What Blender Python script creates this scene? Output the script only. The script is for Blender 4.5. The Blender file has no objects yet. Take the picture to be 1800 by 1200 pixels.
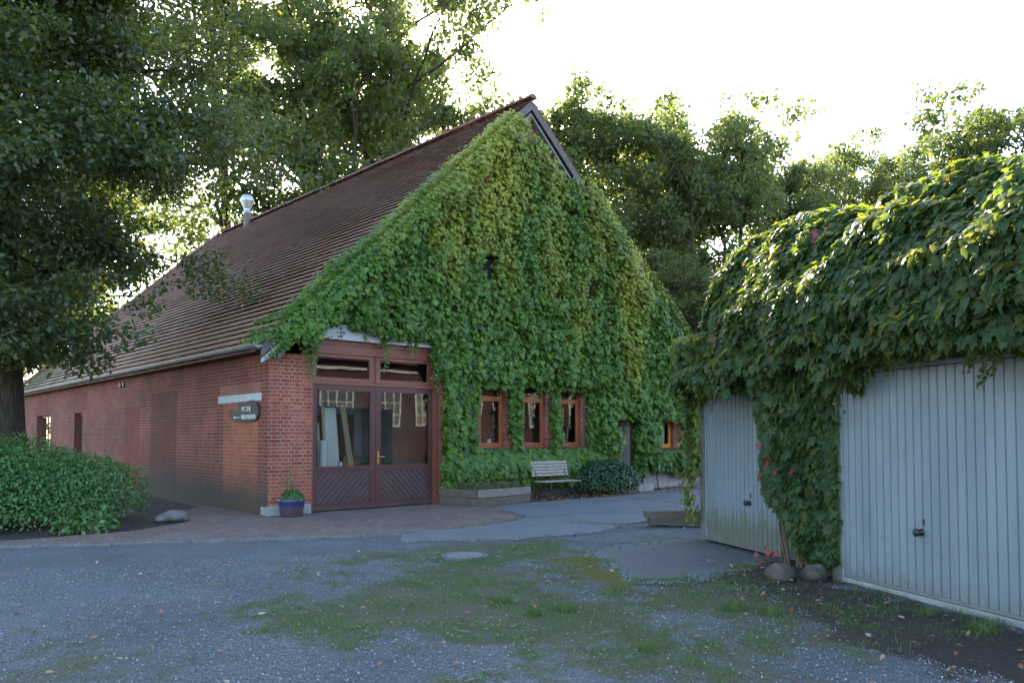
import bpy, bmesh, math, random
import numpy as np
from mathutils import Vector, Matrix
R = math.radians
S = bpy.context.scene
COL = S.collection

# ------------------------------------------------------------------ camera
CAM_P = Vector((-6.906, -15.023, 1.6))
yaw, pit, rol = R(41.913), R(1.958), R(-0.104)
fwd = Vector((math.sin(yaw)*math.cos(pit), math.cos(yaw)*math.cos(pit), math.sin(pit)))
rgt = Vector((math.cos(yaw), -math.sin(yaw), 0)); upv = rgt.cross(fwd)
r2 = rgt*math.cos(rol)+upv*math.sin(rol); u2 = -rgt*math.sin(rol)+upv*math.cos(rol)
cd = bpy.data.cameras.new('camera'); cam = bpy.data.objects.new('camera', cd); COL.objects.link(cam)
cam.matrix_world = Matrix(((r2.x, u2.x, -fwd.x, CAM_P.x), (r2.y, u2.y, -fwd.y, CAM_P.y), (r2.z, u2.z, -fwd.z, CAM_P.z), (0, 0, 0, 1)))
cd.sensor_width = 36; cd.lens = 27.6; cd.shift_y = 118.3/1800; cd.clip_start = .05; cd.clip_end = 3000
S.camera = cam
# ------------------------------------------------------------------ light
SUN = Vector((0.54, 0.71, 0.452)).normalized()
el = math.asin(SUN.z); az = math.atan2(SUN.x, SUN.y)
W = bpy.data.worlds.new('World'); S.world = W; W.use_nodes = True
nt = W.node_tree; nt.nodes.clear()
sky = nt.nodes.new('ShaderNodeTexSky'); sky.sky_type = 'NISHITA'; sky.sun_disc = False
sky.sun_elevation = el; sky.sun_rotation = az; sky.air_density = 1.0; sky.dust_density = .9; sky.ozone_density = .6
bg = nt.nodes.new('ShaderNodeBackground'); bg.inputs[1].default_value = 0.15
wo = nt.nodes.new('ShaderNodeOutputWorld')
nt.links.new(sky.outputs[0], bg.inputs[0]); nt.links.new(bg.outputs[0], wo.inputs[0])
sl = bpy.data.lights.new('sun', 'SUN'); so = bpy.data.objects.new('sun', sl); COL.objects.link(so)
sl.energy = 4.0; sl.angle = R(0.5); sl.color = (1, .9, .74)
so.rotation_euler = (-SUN).to_track_quat('-Z', 'Y').to_euler()
S.view_settings.view_transform = 'Standard'; S.view_settings.look = 'None'
S.view_settings.gamma = 1; S.view_settings.exposure = 2.55; S.view_settings.use_curve_mapping = False
S.render.engine = 'CYCLES'
cy = S.cycles
cy.max_bounces = 7; cy.diffuse_bounces = 4; cy.glossy_bounces = 3; cy.transmission_bounces = 4; cy.transparent_max_bounces = 12
cy.caustics_reflective = False; cy.caustics_refractive = False; cy.sample_clamp_indirect = 6
cy.use_denoising = True

# ------------------------------------------------------------------ helpers: materials
def newmat(name):
    m = bpy.data.materials.new(name); m.use_nodes = True
    t = m.node_tree; t.nodes.clear()
    out = t.nodes.new('ShaderNodeOutputMaterial')
    return m, t, out
def nd(t, kind, **kw):
    n = t.nodes.new('ShaderNode'+kind)
    for k, v in kw.items():
        if k.startswith('i_'):
            n.inputs[k[2:].replace('_', ' ')].default_value = v
        else: setattr(n, k, v)
    return n
def col(c): return (c[0], c[1], c[2], 1)
def ramp(t, fac, stops, interp='LINEAR'):
    n = t.nodes.new('ShaderNodeValToRGB'); n.color_ramp.interpolation = interp
    e = n.color_ramp.elements
    while len(e) < len(stops): e.new(.5)
    for k, (p, c) in enumerate(stops):
        e[k].position = p; e[k].color = col(c) if hasattr(c, '__len__') else (c, c, c, 1)
    t.links.new(fac, n.inputs[0]); return n.outputs[0]
def mix(t, fac, a, b, mode='MIX'):
    n = t.nodes.new('ShaderNodeMix'); n.data_type = 'RGBA'; n.blend_type = mode
    for sock, v in ((n.inputs[0], fac), (n.inputs[6], a), (n.inputs[7], b)):
        if hasattr(v, 'is_output'): t.links.new(v, sock)
        elif hasattr(v, '__len__'): sock.default_value = col(v)
        else: sock.default_value = v
    return n.outputs[2]
def math_(t, op, a, b=None, c=None, clamp=False):
    n = t.nodes.new('ShaderNodeMath'); n.operation = op; n.use_clamp = clamp
    for k, v in enumerate((a, b, c)):
        if v is None: continue
        if hasattr(v, 'is_output'): t.links.new(v, n.inputs[k])
        else: n.inputs[k].default_value = v
    return n.outputs[0]
def noise(t, vec, scale, detail=4, rough=.55):
    n = t.nodes.new('ShaderNodeTexNoise'); n.inputs['Scale'].default_value = scale
    n.inputs['Detail'].default_value = detail; n.inputs['Roughness'].default_value = rough
    if vec is not None: t.links.new(vec, n.inputs['Vector'])
    return n.outputs['Fac']
def mapping(t, vec, sc):
    n = t.nodes.new('ShaderNodeMapping'); n.inputs['Scale'].default_value = sc
    t.links.new(vec, n.inputs['Vector']); return n.outputs[0]
def wpos(t): return t.nodes.new('ShaderNodeNewGeometry').outputs['Position']
def ocoord(t): return t.nodes.new('ShaderNodeTexCoord').outputs['Object']
def bump(t, h, strength, dist):
    n = t.nodes.new('ShaderNodeBump'); n.inputs['Strength'].default_value = strength; n.inputs['Distance'].default_value = dist
    t.links.new(h, n.inputs['Height']); return n.outputs[0]
def princ(t, out, c, rough=.7, nrm=None, metal=0, spec=.5):
    p = t.nodes.new('ShaderNodeBsdfPrincipled')
    for sock, v in ((p.inputs['Base Color'], c), (p.inputs['Roughness'], rough)):
        if hasattr(v, 'is_output'): t.links.new(v, sock)
        elif hasattr(v, '__len__'): sock.default_value = col(v)
        else: sock.default_value = v
    p.inputs['Metallic'].default_value = metal; p.inputs['Specular IOR Level'].default_value = spec
    if nrm is not None: t.links.new(nrm, p.inputs['Normal'])
    t.links.new(p.outputs[0], out.inputs[0]); return p
def simple(name, a, b=None, scale=6, rough=.7, bs=.2, bd=.01, metal=0, sc=(1, 1, 1), spec=.5, detail=5):
    m, t, o = newmat(name); v = mapping(t, ocoord(t), sc)
    f = noise(t, v, scale, detail); b = b or tuple(x*.7 for x in a)
    c = ramp(t, f, [(.3, b), (.7, a)])
    f2 = noise(t, v, scale*7, 3)
    princ(t, o, c, rough, bump(t, f2, bs, bd), metal, spec); return m

def leafmat(name, cols, tcols, patch=None, trans=.4, rough=.42, spec=.5, sky_glow=None):
    """leaf: colour differs leaf by leaf; light passes through the blade"""
    m, t, o = newmat(name)
    g = t.nodes.new('ShaderNodeNewGeometry')
    n = len(cols)
    c = ramp(t, g.outputs['Random Per Island'], [(k/max(1, n-1), x) for k, x in enumerate(cols)])
    tc = ramp(t, g.outputs['Random Per Island'], [(k/max(1, n-1), x) for k, x in enumerate(tcols)])
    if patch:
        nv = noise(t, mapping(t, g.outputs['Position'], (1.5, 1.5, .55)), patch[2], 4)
        if sky_glow:  # sky glow painted into the leaf colour, paler towards the top
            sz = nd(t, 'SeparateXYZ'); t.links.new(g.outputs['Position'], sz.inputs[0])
            nv = math_(t, 'ADD', nv, math_(t, 'MULTIPLY', math_(t, 'SUBTRACT', sz.outputs[2], sky_glow[0]), sky_glow[1]))
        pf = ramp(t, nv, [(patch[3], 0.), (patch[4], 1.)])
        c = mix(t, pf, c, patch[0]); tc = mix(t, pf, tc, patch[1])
    p = nd(t, 'BsdfPrincipled'); t.links.new(c, p.inputs['Base Color']); p.inputs['Roughness'].default_value = rough
    p.inputs['Specular IOR Level'].default_value = spec
    tr = nd(t, 'BsdfTranslucent'); t.links.new(tc, tr.inputs['Color'])
    mx = nd(t, 'MixShader'); mx.inputs[0].default_value = trans
    t.links.new(p.outputs[0], mx.inputs[1]); t.links.new(tr.outputs[0], mx.inputs[2]); t.links.new(mx.outputs[0], o.inputs[0])
    return m

def brickmat(name, reds, mortar, dirty=True, w=.25, h=.077, msize=.011, spread=1.0):
    m, t, o = newmat(name)
    uv = t.nodes.new('ShaderNodeUVMap').outputs[0]
    b = t.nodes.new('ShaderNodeTexBrick'); b.offset = .5; b.squash = .5; b.squash_frequency = 2
    t.links.new(uv, b.inputs['Vector'])
    b.inputs['Scale'].default_value = 1; b.inputs['Brick Width'].default_value = w; b.inputs['Row Height'].default_value = h
    b.inputs['Mortar Size'].default_value = msize/2; b.inputs['Mortar Smooth'].default_value = .15
    b.inputs['Color1'].default_value = (0, 0, 0, 1); b.inputs['Color2'].default_value = (1, 1, 1, 1); b.inputs['Mortar'].default_value = (.5, .5, .5, 1)
    sep = t.nodes.new('ShaderNodeSeparateColor'); t.links.new(b.outputs['Color'], sep.inputs[0])
    n = len(reds)
    c = ramp(t, sep.outputs[0], [(k/(n-1), x) for k, x in enumerate(reds)])
    f = noise(t, uv, 55, 4); c = mix(t, math_(t, 'MULTIPLY', f, .5), c, tuple(x*.55 for x in reds[0]))
    big = noise(t, uv, .9, 4)
    c = mix(t, ramp(t, big, [(.42, 0.), (.7, .75)]), c, tuple(x*.5 for x in reds[0]))
    mo = mix(t, ramp(t, noise(t, uv, 1.3, 5), [(.35, 0.), (.65, .8)]), mortar, tuple(x*.42 for x in mortar))
    c = mix(t, b.outputs['Fac'], c, mo)
    if dirty:
        s = t.nodes.new('ShaderNodeSeparateXYZ'); t.links.new(uv, s.inputs[0])
        hh = math_(t, 'ADD', s.outputs[1], math_(t, 'MULTIPLY', noise(t, uv, 1.1, 6), -.7))
        d = ramp(t, hh, [(0, .85), (.6, 0.)])
        c = mix(t, d, c, (.045, .045, .035))
    princ(t, o, c, .85, bump(t, math_(t, 'ADD', math_(t, 'MULTIPLY', b.outputs['Fac'], -1), math_(t, 'MULTIPLY', f, .5)), .6, .008), spec=.25)
    return m

def glassmat(name, tint=(.8, .84, .84), ior=1.6):
    m, t, o = newmat(name)
    fr = nd(t, 'Fresnel'); fr.inputs[0].default_value = ior
    nb = bump(t, noise(t, ocoord(t), 1.1, 1), .05, .03)
    gl = nd(t, 'BsdfGlossy'); gl.inputs['Roughness'].default_value = .015; t.links.new(nb, gl.inputs['Normal'])
    tr = nd(t, 'BsdfTransparent'); tr.inputs[0].default_value = col(tint)
    mx = nd(t, 'MixShader'); t.links.new(fr.outputs[0], mx.inputs[0]); t.links.new(tr.outputs[0], mx.inputs[1]); t.links.new(gl.outputs[0], mx.inputs[2])
    t.links.new(mx.outputs[0], o.inputs[0]); return m

# ------------------------------------------------------------------ helpers: objects
def tag(o, label=None, cat=None, group=None, kind=None):
    for k, v in (('label', label), ('category', cat), ('group', group), ('kind', kind)):
        if v: o[k] = v
    return o
def thing(name, label, cat, loc=(0, 0, 0), group=None, rz=0):
    o = bpy.data.objects.new(name, None); COL.objects.link(o); o.location = loc; o.rotation_euler = (0, 0, rz)
    o.empty_display_size = .2
    return tag(o, label, cat, group)
def link(name, me, mat, parent=None, label=None):
    o = bpy.data.objects.new(name, me); COL.objects.link(o)
    if mat is not None: me.materials.append(mat)
    if parent is not None: o.parent = parent
    if label: o['label'] = label
    return o
def mesh_np(name, V, F, mat, parent=None, smooth=False, uv=None, label=None):
    """V (N,3); F (M,k) all faces with k corners; uv (M*k,2)"""
    V = np.asarray(V, dtype=np.float32); F = np.asarray(F, dtype=np.int32); k = F.shape[1]
    me = bpy.data.meshes.new(name)
    me.vertices.add(len(V)); me.vertices.foreach_set('co', V.ravel())
    me.loops.add(F.size); me.loops.foreach_set('vertex_index', F.ravel())
    me.polygons.add(len(F)); me.polygons.foreach_set('loop_start', np.arange(0, F.size, k, dtype=np.int32))
    if uv is not None:
        l = me.uv_layers.new(name='UVMap'); l.data.foreach_set('uv', np.asarray(uv, dtype=np.float32).ravel())
    me.update(calc_edges=True)
    if smooth: me.polygons.foreach_set('use_smooth', np.ones(len(F), dtype=bool))
    me.validate()
    return link(name, me, mat, parent, label)
class MB:
    """collects shapes, then links them as ONE mesh object"""
    def __init__(s): s.v = []; s.f = []; s.uv = []
    def add(s, vs, fs, uvs=None):
        b = len(s.v); s.v += [tuple(p) for p in vs]
        for k, f in enumerate(fs):
            s.f.append([b+i for i in f]); s.uv.append(uvs[k] if uvs else None)
    def box(s, x0, x1, y0, y1, z0, z1, M=None):
        vs = [Vector((x, y, z)) for x in (x0, x1) for y in (y0, y1) for z in (z0, z1)]
        if M: vs = [M @ v for v in vs]
        s.add(vs, [(0, 1, 3, 2), (4, 6, 7, 5), (0, 4, 5, 1), (2, 3, 7, 6), (0, 2, 6, 4), (1, 5, 7, 3)]); return s
    def quad(s, pts, uv=None): s.add(pts, [list(range(len(pts)))], [uv] if uv else None); return s
    def tube(s, pts, rad, n=8, cap=True):
        pts = [Vector(p) for p in pts]
        if not hasattr(rad, '__len__'): rad = [rad]*len(pts)
        rings = []; prev = None
        for i, p in enumerate(pts):
            d = (pts[min(i+1, len(pts)-1)]-pts[max(i-1, 0)]).normalized()
            a = prev if prev is not None else (Vector((0, 0, 1)) if abs(d.z) < .9 else Vector((1, 0, 0)))
            a = (a-d*a.dot(d)).normalized(); prev = a; b = d.cross(a)
            rings.append([p+(a*math.cos(2*math.pi*k/n)+b*math.sin(2*math.pi*k/n))*rad[i] for k in range(n)])
        vs = [v for r in rings for v in r]; fs = []
        for i in range(len(pts)-1):
            for k in range(n): fs.append((i*n+k, i*n+(k+1) % n, (i+1)*n+(k+1) % n, (i+1)*n+k))
        if cap: fs.append(tuple(range(n))[::-1]); fs.append(tuple((len(pts)-1)*n+k for k in range(n)))
        s.add(vs, fs); return s
    def lathe(s, prof, c=(0, 0, 0), n=24):
        vs = []; fs = []
        for r, z in prof:
            for k in range(n):
                a = 2*math.pi*k/n; vs.append((c[0]+r*math.cos(a), c[1]+r*math.sin(a), c[2]+z))
        for i in range(len(prof)-1):
            for k in range(n): fs.append((i*n+k, i*n+(k+1) % n, (i+1)*n+(k+1) % n, (i+1)*n+k))
        s.add(vs, fs); return s
    def prism(s, poly, axis, a, b):
        """poly 2D pts extruded between a and b along axis ('x','y','z')"""
        def P(p, c): return {'x': (c, p[0], p[1]), 'y': (p[0], c, p[1]), 'z': (p[0], p[1], c)}[axis]
        n = len(poly); vs = [P(p, a) for p in poly]+[P(p, b) for p in poly]
        fs = [tuple(range(n)), tuple(range(n, 2*n))[::-1]]+[(k, n+k, n+(k+1) % n, (k+1) % n) for k in range(n)]
        s.add(vs, fs); return s
    def build(s, name, mat, parent=None, smooth=False, bevel=0, label=None, fix=True, M=None):
        me = bpy.data.meshes.new(name); me.from_pydata([tuple(v) for v in s.v], [], s.f)
        if any(u for u in s.uv):
            l = me.uv_layers.new(name='UVMap')
            for p, u in zip(me.polygons, s.uv):
                if u:
                    for li, c in zip(p.loop_indices, u): l.data[li].uv = c
        if fix:
            bm = bmesh.new(); bm.from_mesh(me); bmesh.ops.recalc_face_normals(bm, faces=bm.faces)
            if bevel: bmesh.ops.bevel(bm, geom=[e for e in bm.edges if len(e.link_faces) == 2 and e.calc_face_angle(0) > .5], offset=bevel, segments=2, affect='EDGES', profile=.7)
            bm.to_mesh(me); bm.free()
        if M is not None: me.transform(M)
        if smooth:
            for p in me.polygons: p.use_smooth = True
        me.update(); return link(name, me, mat, parent, label)

def vnoise(x, y, seed):
    """smooth value noise in 2D, 0..1 (numpy)"""
    rg = np.random.default_rng(seed); T = rg.random((64, 64))
    xi = np.floor(x).astype(int); yi = np.floor(y).astype(int); fx = x-xi; fy = y-yi
    fx = fx*fx*(3-2*fx); fy = fy*fy*(3-2*fy)
    g = lambda a, b: T[a % 64, b % 64]
    return (g(xi, yi)*(1-fx)+g(xi+1, yi)*fx)*(1-fy)+(g(xi, yi+1)*(1-fx)+g(xi+1, yi+1)*fx)*fy
def fbm(x, y, seed, o=3):
    return sum(vnoise(x*2**k, y*2**k, seed+k)/2**k for k in range(o))/sum(1/2**k for k in range(o))

# leaf templates: x = width, y = tip direction (from stalk), z = face normal
def leaf_ivy():
    p = np.array([(0, 0, .03), (-.22, -.12, 0), (-.52, .12, -.05), (-.30, .30, .0), (-.34, .66, -.06), (-.12, .62, 0), (0, 1.0, -.10), (.12, .62, 0), (.34, .66, -.06), (.30, .30, 0), (.52, .12, -.05), (.22, -.12, 0), (0, .45, .05)])
    f = [(0, 12, 1), (1, 12, 2)]
    ring = list(range(1, 12)); f = [(12, ring[(k+1)], ring[k]) for k in range(10)]+[(12, 1, 0), (12, 0, 11)]
    return p, np.array(f)
def leaf_oak():
    p = np.array([(0, 0, 0), (-.16, .22, .02), (-.12, .36, 0), (-.30, .56, .03), (-.18, .68, 0), (-.14, .92, 0), (0, 1, -.08), (.14, .92, 0), (.18, .68, 0), (.30, .56, .03), (.12, .36, 0), (.16, .22, .02), (0, .55, -.05)])
    f = [(12, k+1, k) for k in range(11)]+[(12, 0, 11)]
    return p, np.array(f)
def leaf_oak6():
    p = np.array([(0, 0, 0), (-.2, .34, .03), (-.27, .68, 0), (0, 1, -.08), (.27, .68, 0), (.2, .34, .03)]); return p, np.array([(0, 5, 1), (1, 5, 4), (1, 4, 2), (2, 4, 3)])
def leaf_oval():
    p = np.array([(0, 0, 0), (-.27, .3, .07), (-.24, .62, .03), (0, 1.05, -.16), (.24, .62, .03), (.27, .3, .07), (0, .42, -.02)]); return p, np.array([(6, 1, 0), (6, 2, 1), (6, 3, 2), (6, 4, 3), (6, 5, 4), (6, 0, 5)])
def leaf_small():
    p = np.array([(0, 0, 0), (-.26, .5, .06), (0, 1, -.06), (.26, .5, .06)]); return p, np.array([(0, 3, 2), (0, 2, 1)])
def leaf_blade():
    p = np.array([(-.5, 0, 0), (.5, 0, 0), (-.3, .6, .05), (.3, .6, .05), (0, 1, .22)]); return p, np.array([(0, 1, 3), (0, 3, 2), (2, 3, 4)])
def frames(N, T):
    """orthonormal frames from normals N and wished tip directions T"""
    N = N/np.linalg.norm(N, axis=1, keepdims=True)
    T = T-(T*N).sum(1, keepdims=True)*N; T = T/(np.linalg.norm(T, axis=1, keepdims=True)+1e-9)
    return np.cross(T, N), T, N
def scatter(tpl, P, N, T, size, wid=None):
    p, f = tpl; X, Y, Z = frames(N, T); n = len(P)
    sx = size if wid is None else wid
    V = P[:, None, :]+p[None, :, 0, None]*X[:, None, :]*sx[:, None, None]+p[None, :, 1, None]*Y[:, None, :]*size[:, None, None]+p[None, :, 2, None]*Z[:, None, :]*size[:, None, None]
    F = f[None]+(np.arange(n)*len(p))[:, None, None]
    return V.reshape(-1, 3), F.reshape(-1, 3)

# ------------------------------------------------------------------ materials
BRICKS = [(.17, .045, .032), (.25, .07, .045), (.30, .085, .052), (.21, .05, .045), (.34, .12, .07)]
m_brick = brickmat('brick', [(c[0]*1.25, c[1]*1.25, c[2]*1.1) for c in BRICKS], (.34, .31, .28), dirty=False)
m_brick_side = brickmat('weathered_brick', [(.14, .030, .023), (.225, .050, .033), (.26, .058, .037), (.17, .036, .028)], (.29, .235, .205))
m_brick_fill = brickmat('orange_brick', [(.26, .07, .036), (.36, .11, .055), (.30, .085, .045)], (.34, .24, .20), msize=.009)
m_brick_dark = brickmat('dark_brick', [(.105, .026, .022), (.16, .037, .028), (.125, .029, .026)], (.18, .12, .105))
m_brick_smooth = brickmat('smooth_red_brick', [(.17, .04, .03), (.22, .052, .038), (.19, .045, .034)], (.22, .10, .085), msize=.006, dirty=False)
m_soldier = brickmat('upright_brick', [(.25, .07, .045), (.30, .085, .052), (.21, .05, .045)], (.36, .31, .29), False, w=.077, h=.25)
m_dark = simple('dark_interior', (.05, .05, .055), (.03, .03, .035), 2)
m_intwall = simple('interior_wall', (.50, .53, .58), (.36, .39, .44), 1.5)
m_conc = simple('concrete', (.30, .31, .31), (.19, .2, .19), 3, .9, .4, .01)
m_zinc = simple('zinc', (.42, .46, .52), (.32, .36, .42), 3, .45, .05, .004, spec=.6)
m_lintel = simple('grey_lintel', (.40, .44, .47), (.32, .36, .38), 6, .8)
m_gutter = simple('gutter_metal', (.14, .15, .16), (.08, .09, .09), 4, .5)
def wood(name, a, b, rough=.5, sc=(9, 9, 1.2)):
    return simple(name, a, b, 5, rough, .25, .003, sc=sc)
m_doorwood = wood('door_wood', (.085, .028, .026), (.05, .018, .018), .42)
m_doorred = wood('red_door_wood', (.20, .062, .038), (.12, .04, .028), .45)
m_doordust = simple('faded_door_wood', (.075, .040, .044), (.045, .025, .027), 3, .6, .3, .003)
m_winwood = wood('window_wood', (.33, .095, .03), (.22, .06, .022), .45)
m_orange = wood('orange_wood', (.62, .24, .03), (.5, .17, .02), .45)
m_plaster = simple('grey_plaster', (.36, .35, .36), (.25, .25, .26), 4, .9)
m_glass = glassmat('glass')
m_white = simple('white_board', (.85, .85, .82), (.75, .75, .72), 5, .6)
m_pale = wood('pale_wood', (.55, .46, .32), (.42, .34, .22), .6)
m_brown = wood('brown_wood', (.28, .17, .09), (.2, .12, .06), .6)
m_brass = simple('brass', (.62, .45, .16), (.5, .36, .12), 8, .3, metal=1)
m_black = simple('black_plastic', (.02, .02, .022), (.015, .015, .016), 8, .35)
m_timber = wood('old_timber', (.13, .105, .085), (.06, .05, .042), .85, (1.5, 12, 12))
m_timber_pale = wood('silver_timber', (.25, .225, .2), (.10, .09, .08), .85, (1.5, 14, 14))
m_slat = wood('weathered_slat', (.33, .29, .26), (.2, .175, .155), .75, (1.5, 10, 10))
m_iron = simple('dark_iron', (.03, .03, .03), (.02, .018, .016), 9, .5)
m_stone = simple('boulder_stone', (.085, .073, .06), (.038, .034, .028), 7, .8, .35, .01)
m_bark = None
def bark():
    m, t, o = newmat('oak_bark'); v = mapping(t, ocoord(t), (7, 7, 1.4))
    n1 = noise(t, v, 2.2, 6, .65)
    c = ramp(t, n1, [(.3, (.022, .018, .014)), (.7, (.085, .07, .055))])
    princ(t, o, c, .95, bump(t, n1, .9, .05), spec=.15); return m
m_bark = bark()
m_stem = simple('vine_stem', (.16, .12, .085), (.08, .06, .045), 9, .9)

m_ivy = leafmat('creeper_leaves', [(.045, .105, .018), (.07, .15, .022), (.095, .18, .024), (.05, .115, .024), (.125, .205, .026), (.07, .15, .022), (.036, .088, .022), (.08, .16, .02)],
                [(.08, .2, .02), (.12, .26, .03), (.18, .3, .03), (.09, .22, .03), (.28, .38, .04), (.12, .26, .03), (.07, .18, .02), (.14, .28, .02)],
                patch=((.28, .30, .045), (.42, .43, .03), .5, .46, .72), trans=.28, rough=.42, spec=.35, sky_glow=(5.7, .055))
m_creeper = leafmat('garage_creeper_leaves', [(.022, .052, .024), (.034, .072, .028), (.026, .06, .026), (.05, .088, .026), (.03, .062, .028), (.042, .08, .026), (.09, .10, .03)],
                [(.28, .42, .03), (.36, .48, .04), (.38, .48, .04), (.48, .52, .05), (.32, .44, .04), (.42, .48, .04), (.58, .42, .05)], trans=.37, rough=.5, spec=.25)
m_oakleaf = leafmat('oak_leaves', [(.024, .046, .022), (.034, .060, .026), (.028, .052, .025), (.044, .070, .026), (.03, .052, .026)],
                [(.13, .21, .02), (.22, .30, .03), (.17, .25, .025), (.36, .36, .03), (.17, .24, .03)], trans=.3, rough=.45)
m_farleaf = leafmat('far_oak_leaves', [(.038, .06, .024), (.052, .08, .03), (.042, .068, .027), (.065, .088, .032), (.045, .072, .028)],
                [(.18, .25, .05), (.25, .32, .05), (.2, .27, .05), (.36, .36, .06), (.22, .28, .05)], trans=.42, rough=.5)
m_bush = leafmat('shrub_leaves', [(.05, .13, .03), (.065, .165, .038), (.055, .14, .035), (.08, .18, .045)],
                [(.1, .26, .03), (.14, .3, .04), (.12, .28, .03), (.2, .34, .05)], trans=.25, rough=.42)
m_darkbush = leafmat('dark_shrub_leaves', [(.025, .07, .03), (.035, .09, .04), (.028, .075, .035)], [(.05, .15, .03), (.07, .18, .04), (.06, .16, .03)], trans=.2, rough=.38)
m_grass = leafmat('grass_blades', [(.05, .10, .025), (.07, .13, .03), (.09, .13, .04), (.06, .12, .025)], [(.1, .22, .03), (.14, .26, .03), (.16, .24, .05), (.12, .24, .03)], trans=.3, rough=.5)
m_drygrass = leafmat('dry_grass', [(.2, .18, .09), (.14, .15, .06), (.24, .2, .11)], [(.3, .26, .12), (.2, .22, .08), (.32, .28, .14)], trans=.3, rough=.6)
m_litter = leafmat('dry_leaves', [(.16, .075, .04), (.24, .13, .07), (.34, .25, .17), (.12, .06, .035), (.28, .11, .05), (.4, .33, .25)], [(.2, .1, .05)]*6, trans=.1, rough=.7)
m_redleaf = leafmat('red_leaves', [(.16, .028, .022), (.22, .05, .028), (.13, .022, .024)], [(.4, .09, .04)]*3, trans=.35, rough=.4)

# ------------------------------------------------------------------ ground
def inpoly(X, Y, poly):
    ins = np.zeros(X.shape, bool); n = len(poly)
    for i in range(n):
        x1, y1 = poly[i]; x2, y2 = poly[(i+1) % n]
        c = ((y1 > Y) != (y2 > Y)) & (X < (x2-x1)*(Y-y1)/(y2-y1+1e-12)+x1); ins ^= c
    return ins
def sdist(X, Y, poly):
    """signed distance, positive inside"""
    d = np.full(X.shape, 1e9); n = len(poly)
    for i in range(n):
        a = np.array(poly[i]); b = np.array(poly[(i+1) % n]); e = b-a
        t = np.clip(((X-a[0])*e[0]+(Y-a[1])*e[1])/(e@e), 0, 1)
        d = np.minimum(d, np.hypot(X-a[0]-t*e[0], Y-a[1]-t*e[1]))
    return np.where(inpoly(X, Y, poly), d, -d)
GRASS = [(-4.4, -8.6), (-2.81, -7.37), (-1.22, -6.5), (1.04, -6.16), (1.77, -6.65), (.66, -8.22), (-.36, -9.7), (1.16, -9.67), (.94, -10.8), (.2, -11.9), (-1.05, -11.5), (-2.6, -11.2), (-3.9, -10.0)]
MOSS = [(.93, -7.83), (.33, -8.79), (-.34, -9.72), (-.6, -9.6), (-.17, -8.61), (.3, -7.78)]
MOSS2 = [(1.84, -9.31), (2.48, -9.89), (1.4, -10.05), (1.23, -9.62)]
DIRT = [(1.64, -9.33), (2.48, -9.89), (1.45, -11.05), (.84, -12.19), (.2, -13.6), (-1.4, -13.7), (-.96, -12.77), (-.31, -11.78), (.4, -10.6)]
BED = [(-12, 2.0), (-6.5, .3), (-4.4, -.75), (-2.8, -.7), (-1.6, .1), (-1.35, 1.5), (-.05, 3.5), (-.05, 24), (-12, 24)]
BED2 = [(4.4, .0), (6.3, -1.2), (8.6, -1.35), (11.2, -.75), (14.2, -.35), (14.2, 0)]
BRICKP = [(-9.5, 1.0), (-6.5, -.3), (-4.75, -1.35), (-3.46, -2.26), (-2.02, -3.0), (-.85, -3.69), (.32, -4.18), (1.94, -4.26), (3.5, -3.8), (4.35, -2.11), (4.5, 0), (0, 0), (0, 3.4), (-1.3, 1.5), (-1.5, .0), (-2.8, -.8), (-4.4, -.85), (-6.5, .2), (-9.3, 1.6)]
def masks(X, Y):
    w = fbm(X*.9, Y*.9, 5)-.5; w2 = fbm(X*4, Y*4, 9)-.5
    w3 = fbm(X*11, Y*11, 13)-.5
    g = np.clip(.68+sdist(X, Y, GRASS)*.42+w*1.5+w2*1.3+w3*1.0, 0, 1)
    mo = np.clip(.5+sdist(X, Y, MOSS)*3.0+w2*1.2, 0, 1); mo = np.maximum(mo, np.clip(.35+sdist(X, Y, MOSS2)*3+w2*1.2, 0, 1))
    d = np.clip(.5+sdist(X, Y, DIRT)*1.6+w*1.2+w2, 0, 1)
    d = np.maximum(d, np.clip(.6+sdist(X, Y, BED)*3, 0, 1)); d = np.maximum(d, np.clip(.6+sdist(X, Y, BED2)*4, 0, 1))
    far = np.clip((np.hypot(X, Y-5)-32)/12, 0, 1)
    return np.maximum(g, far), np.maximum(d, 0), mo
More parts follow.
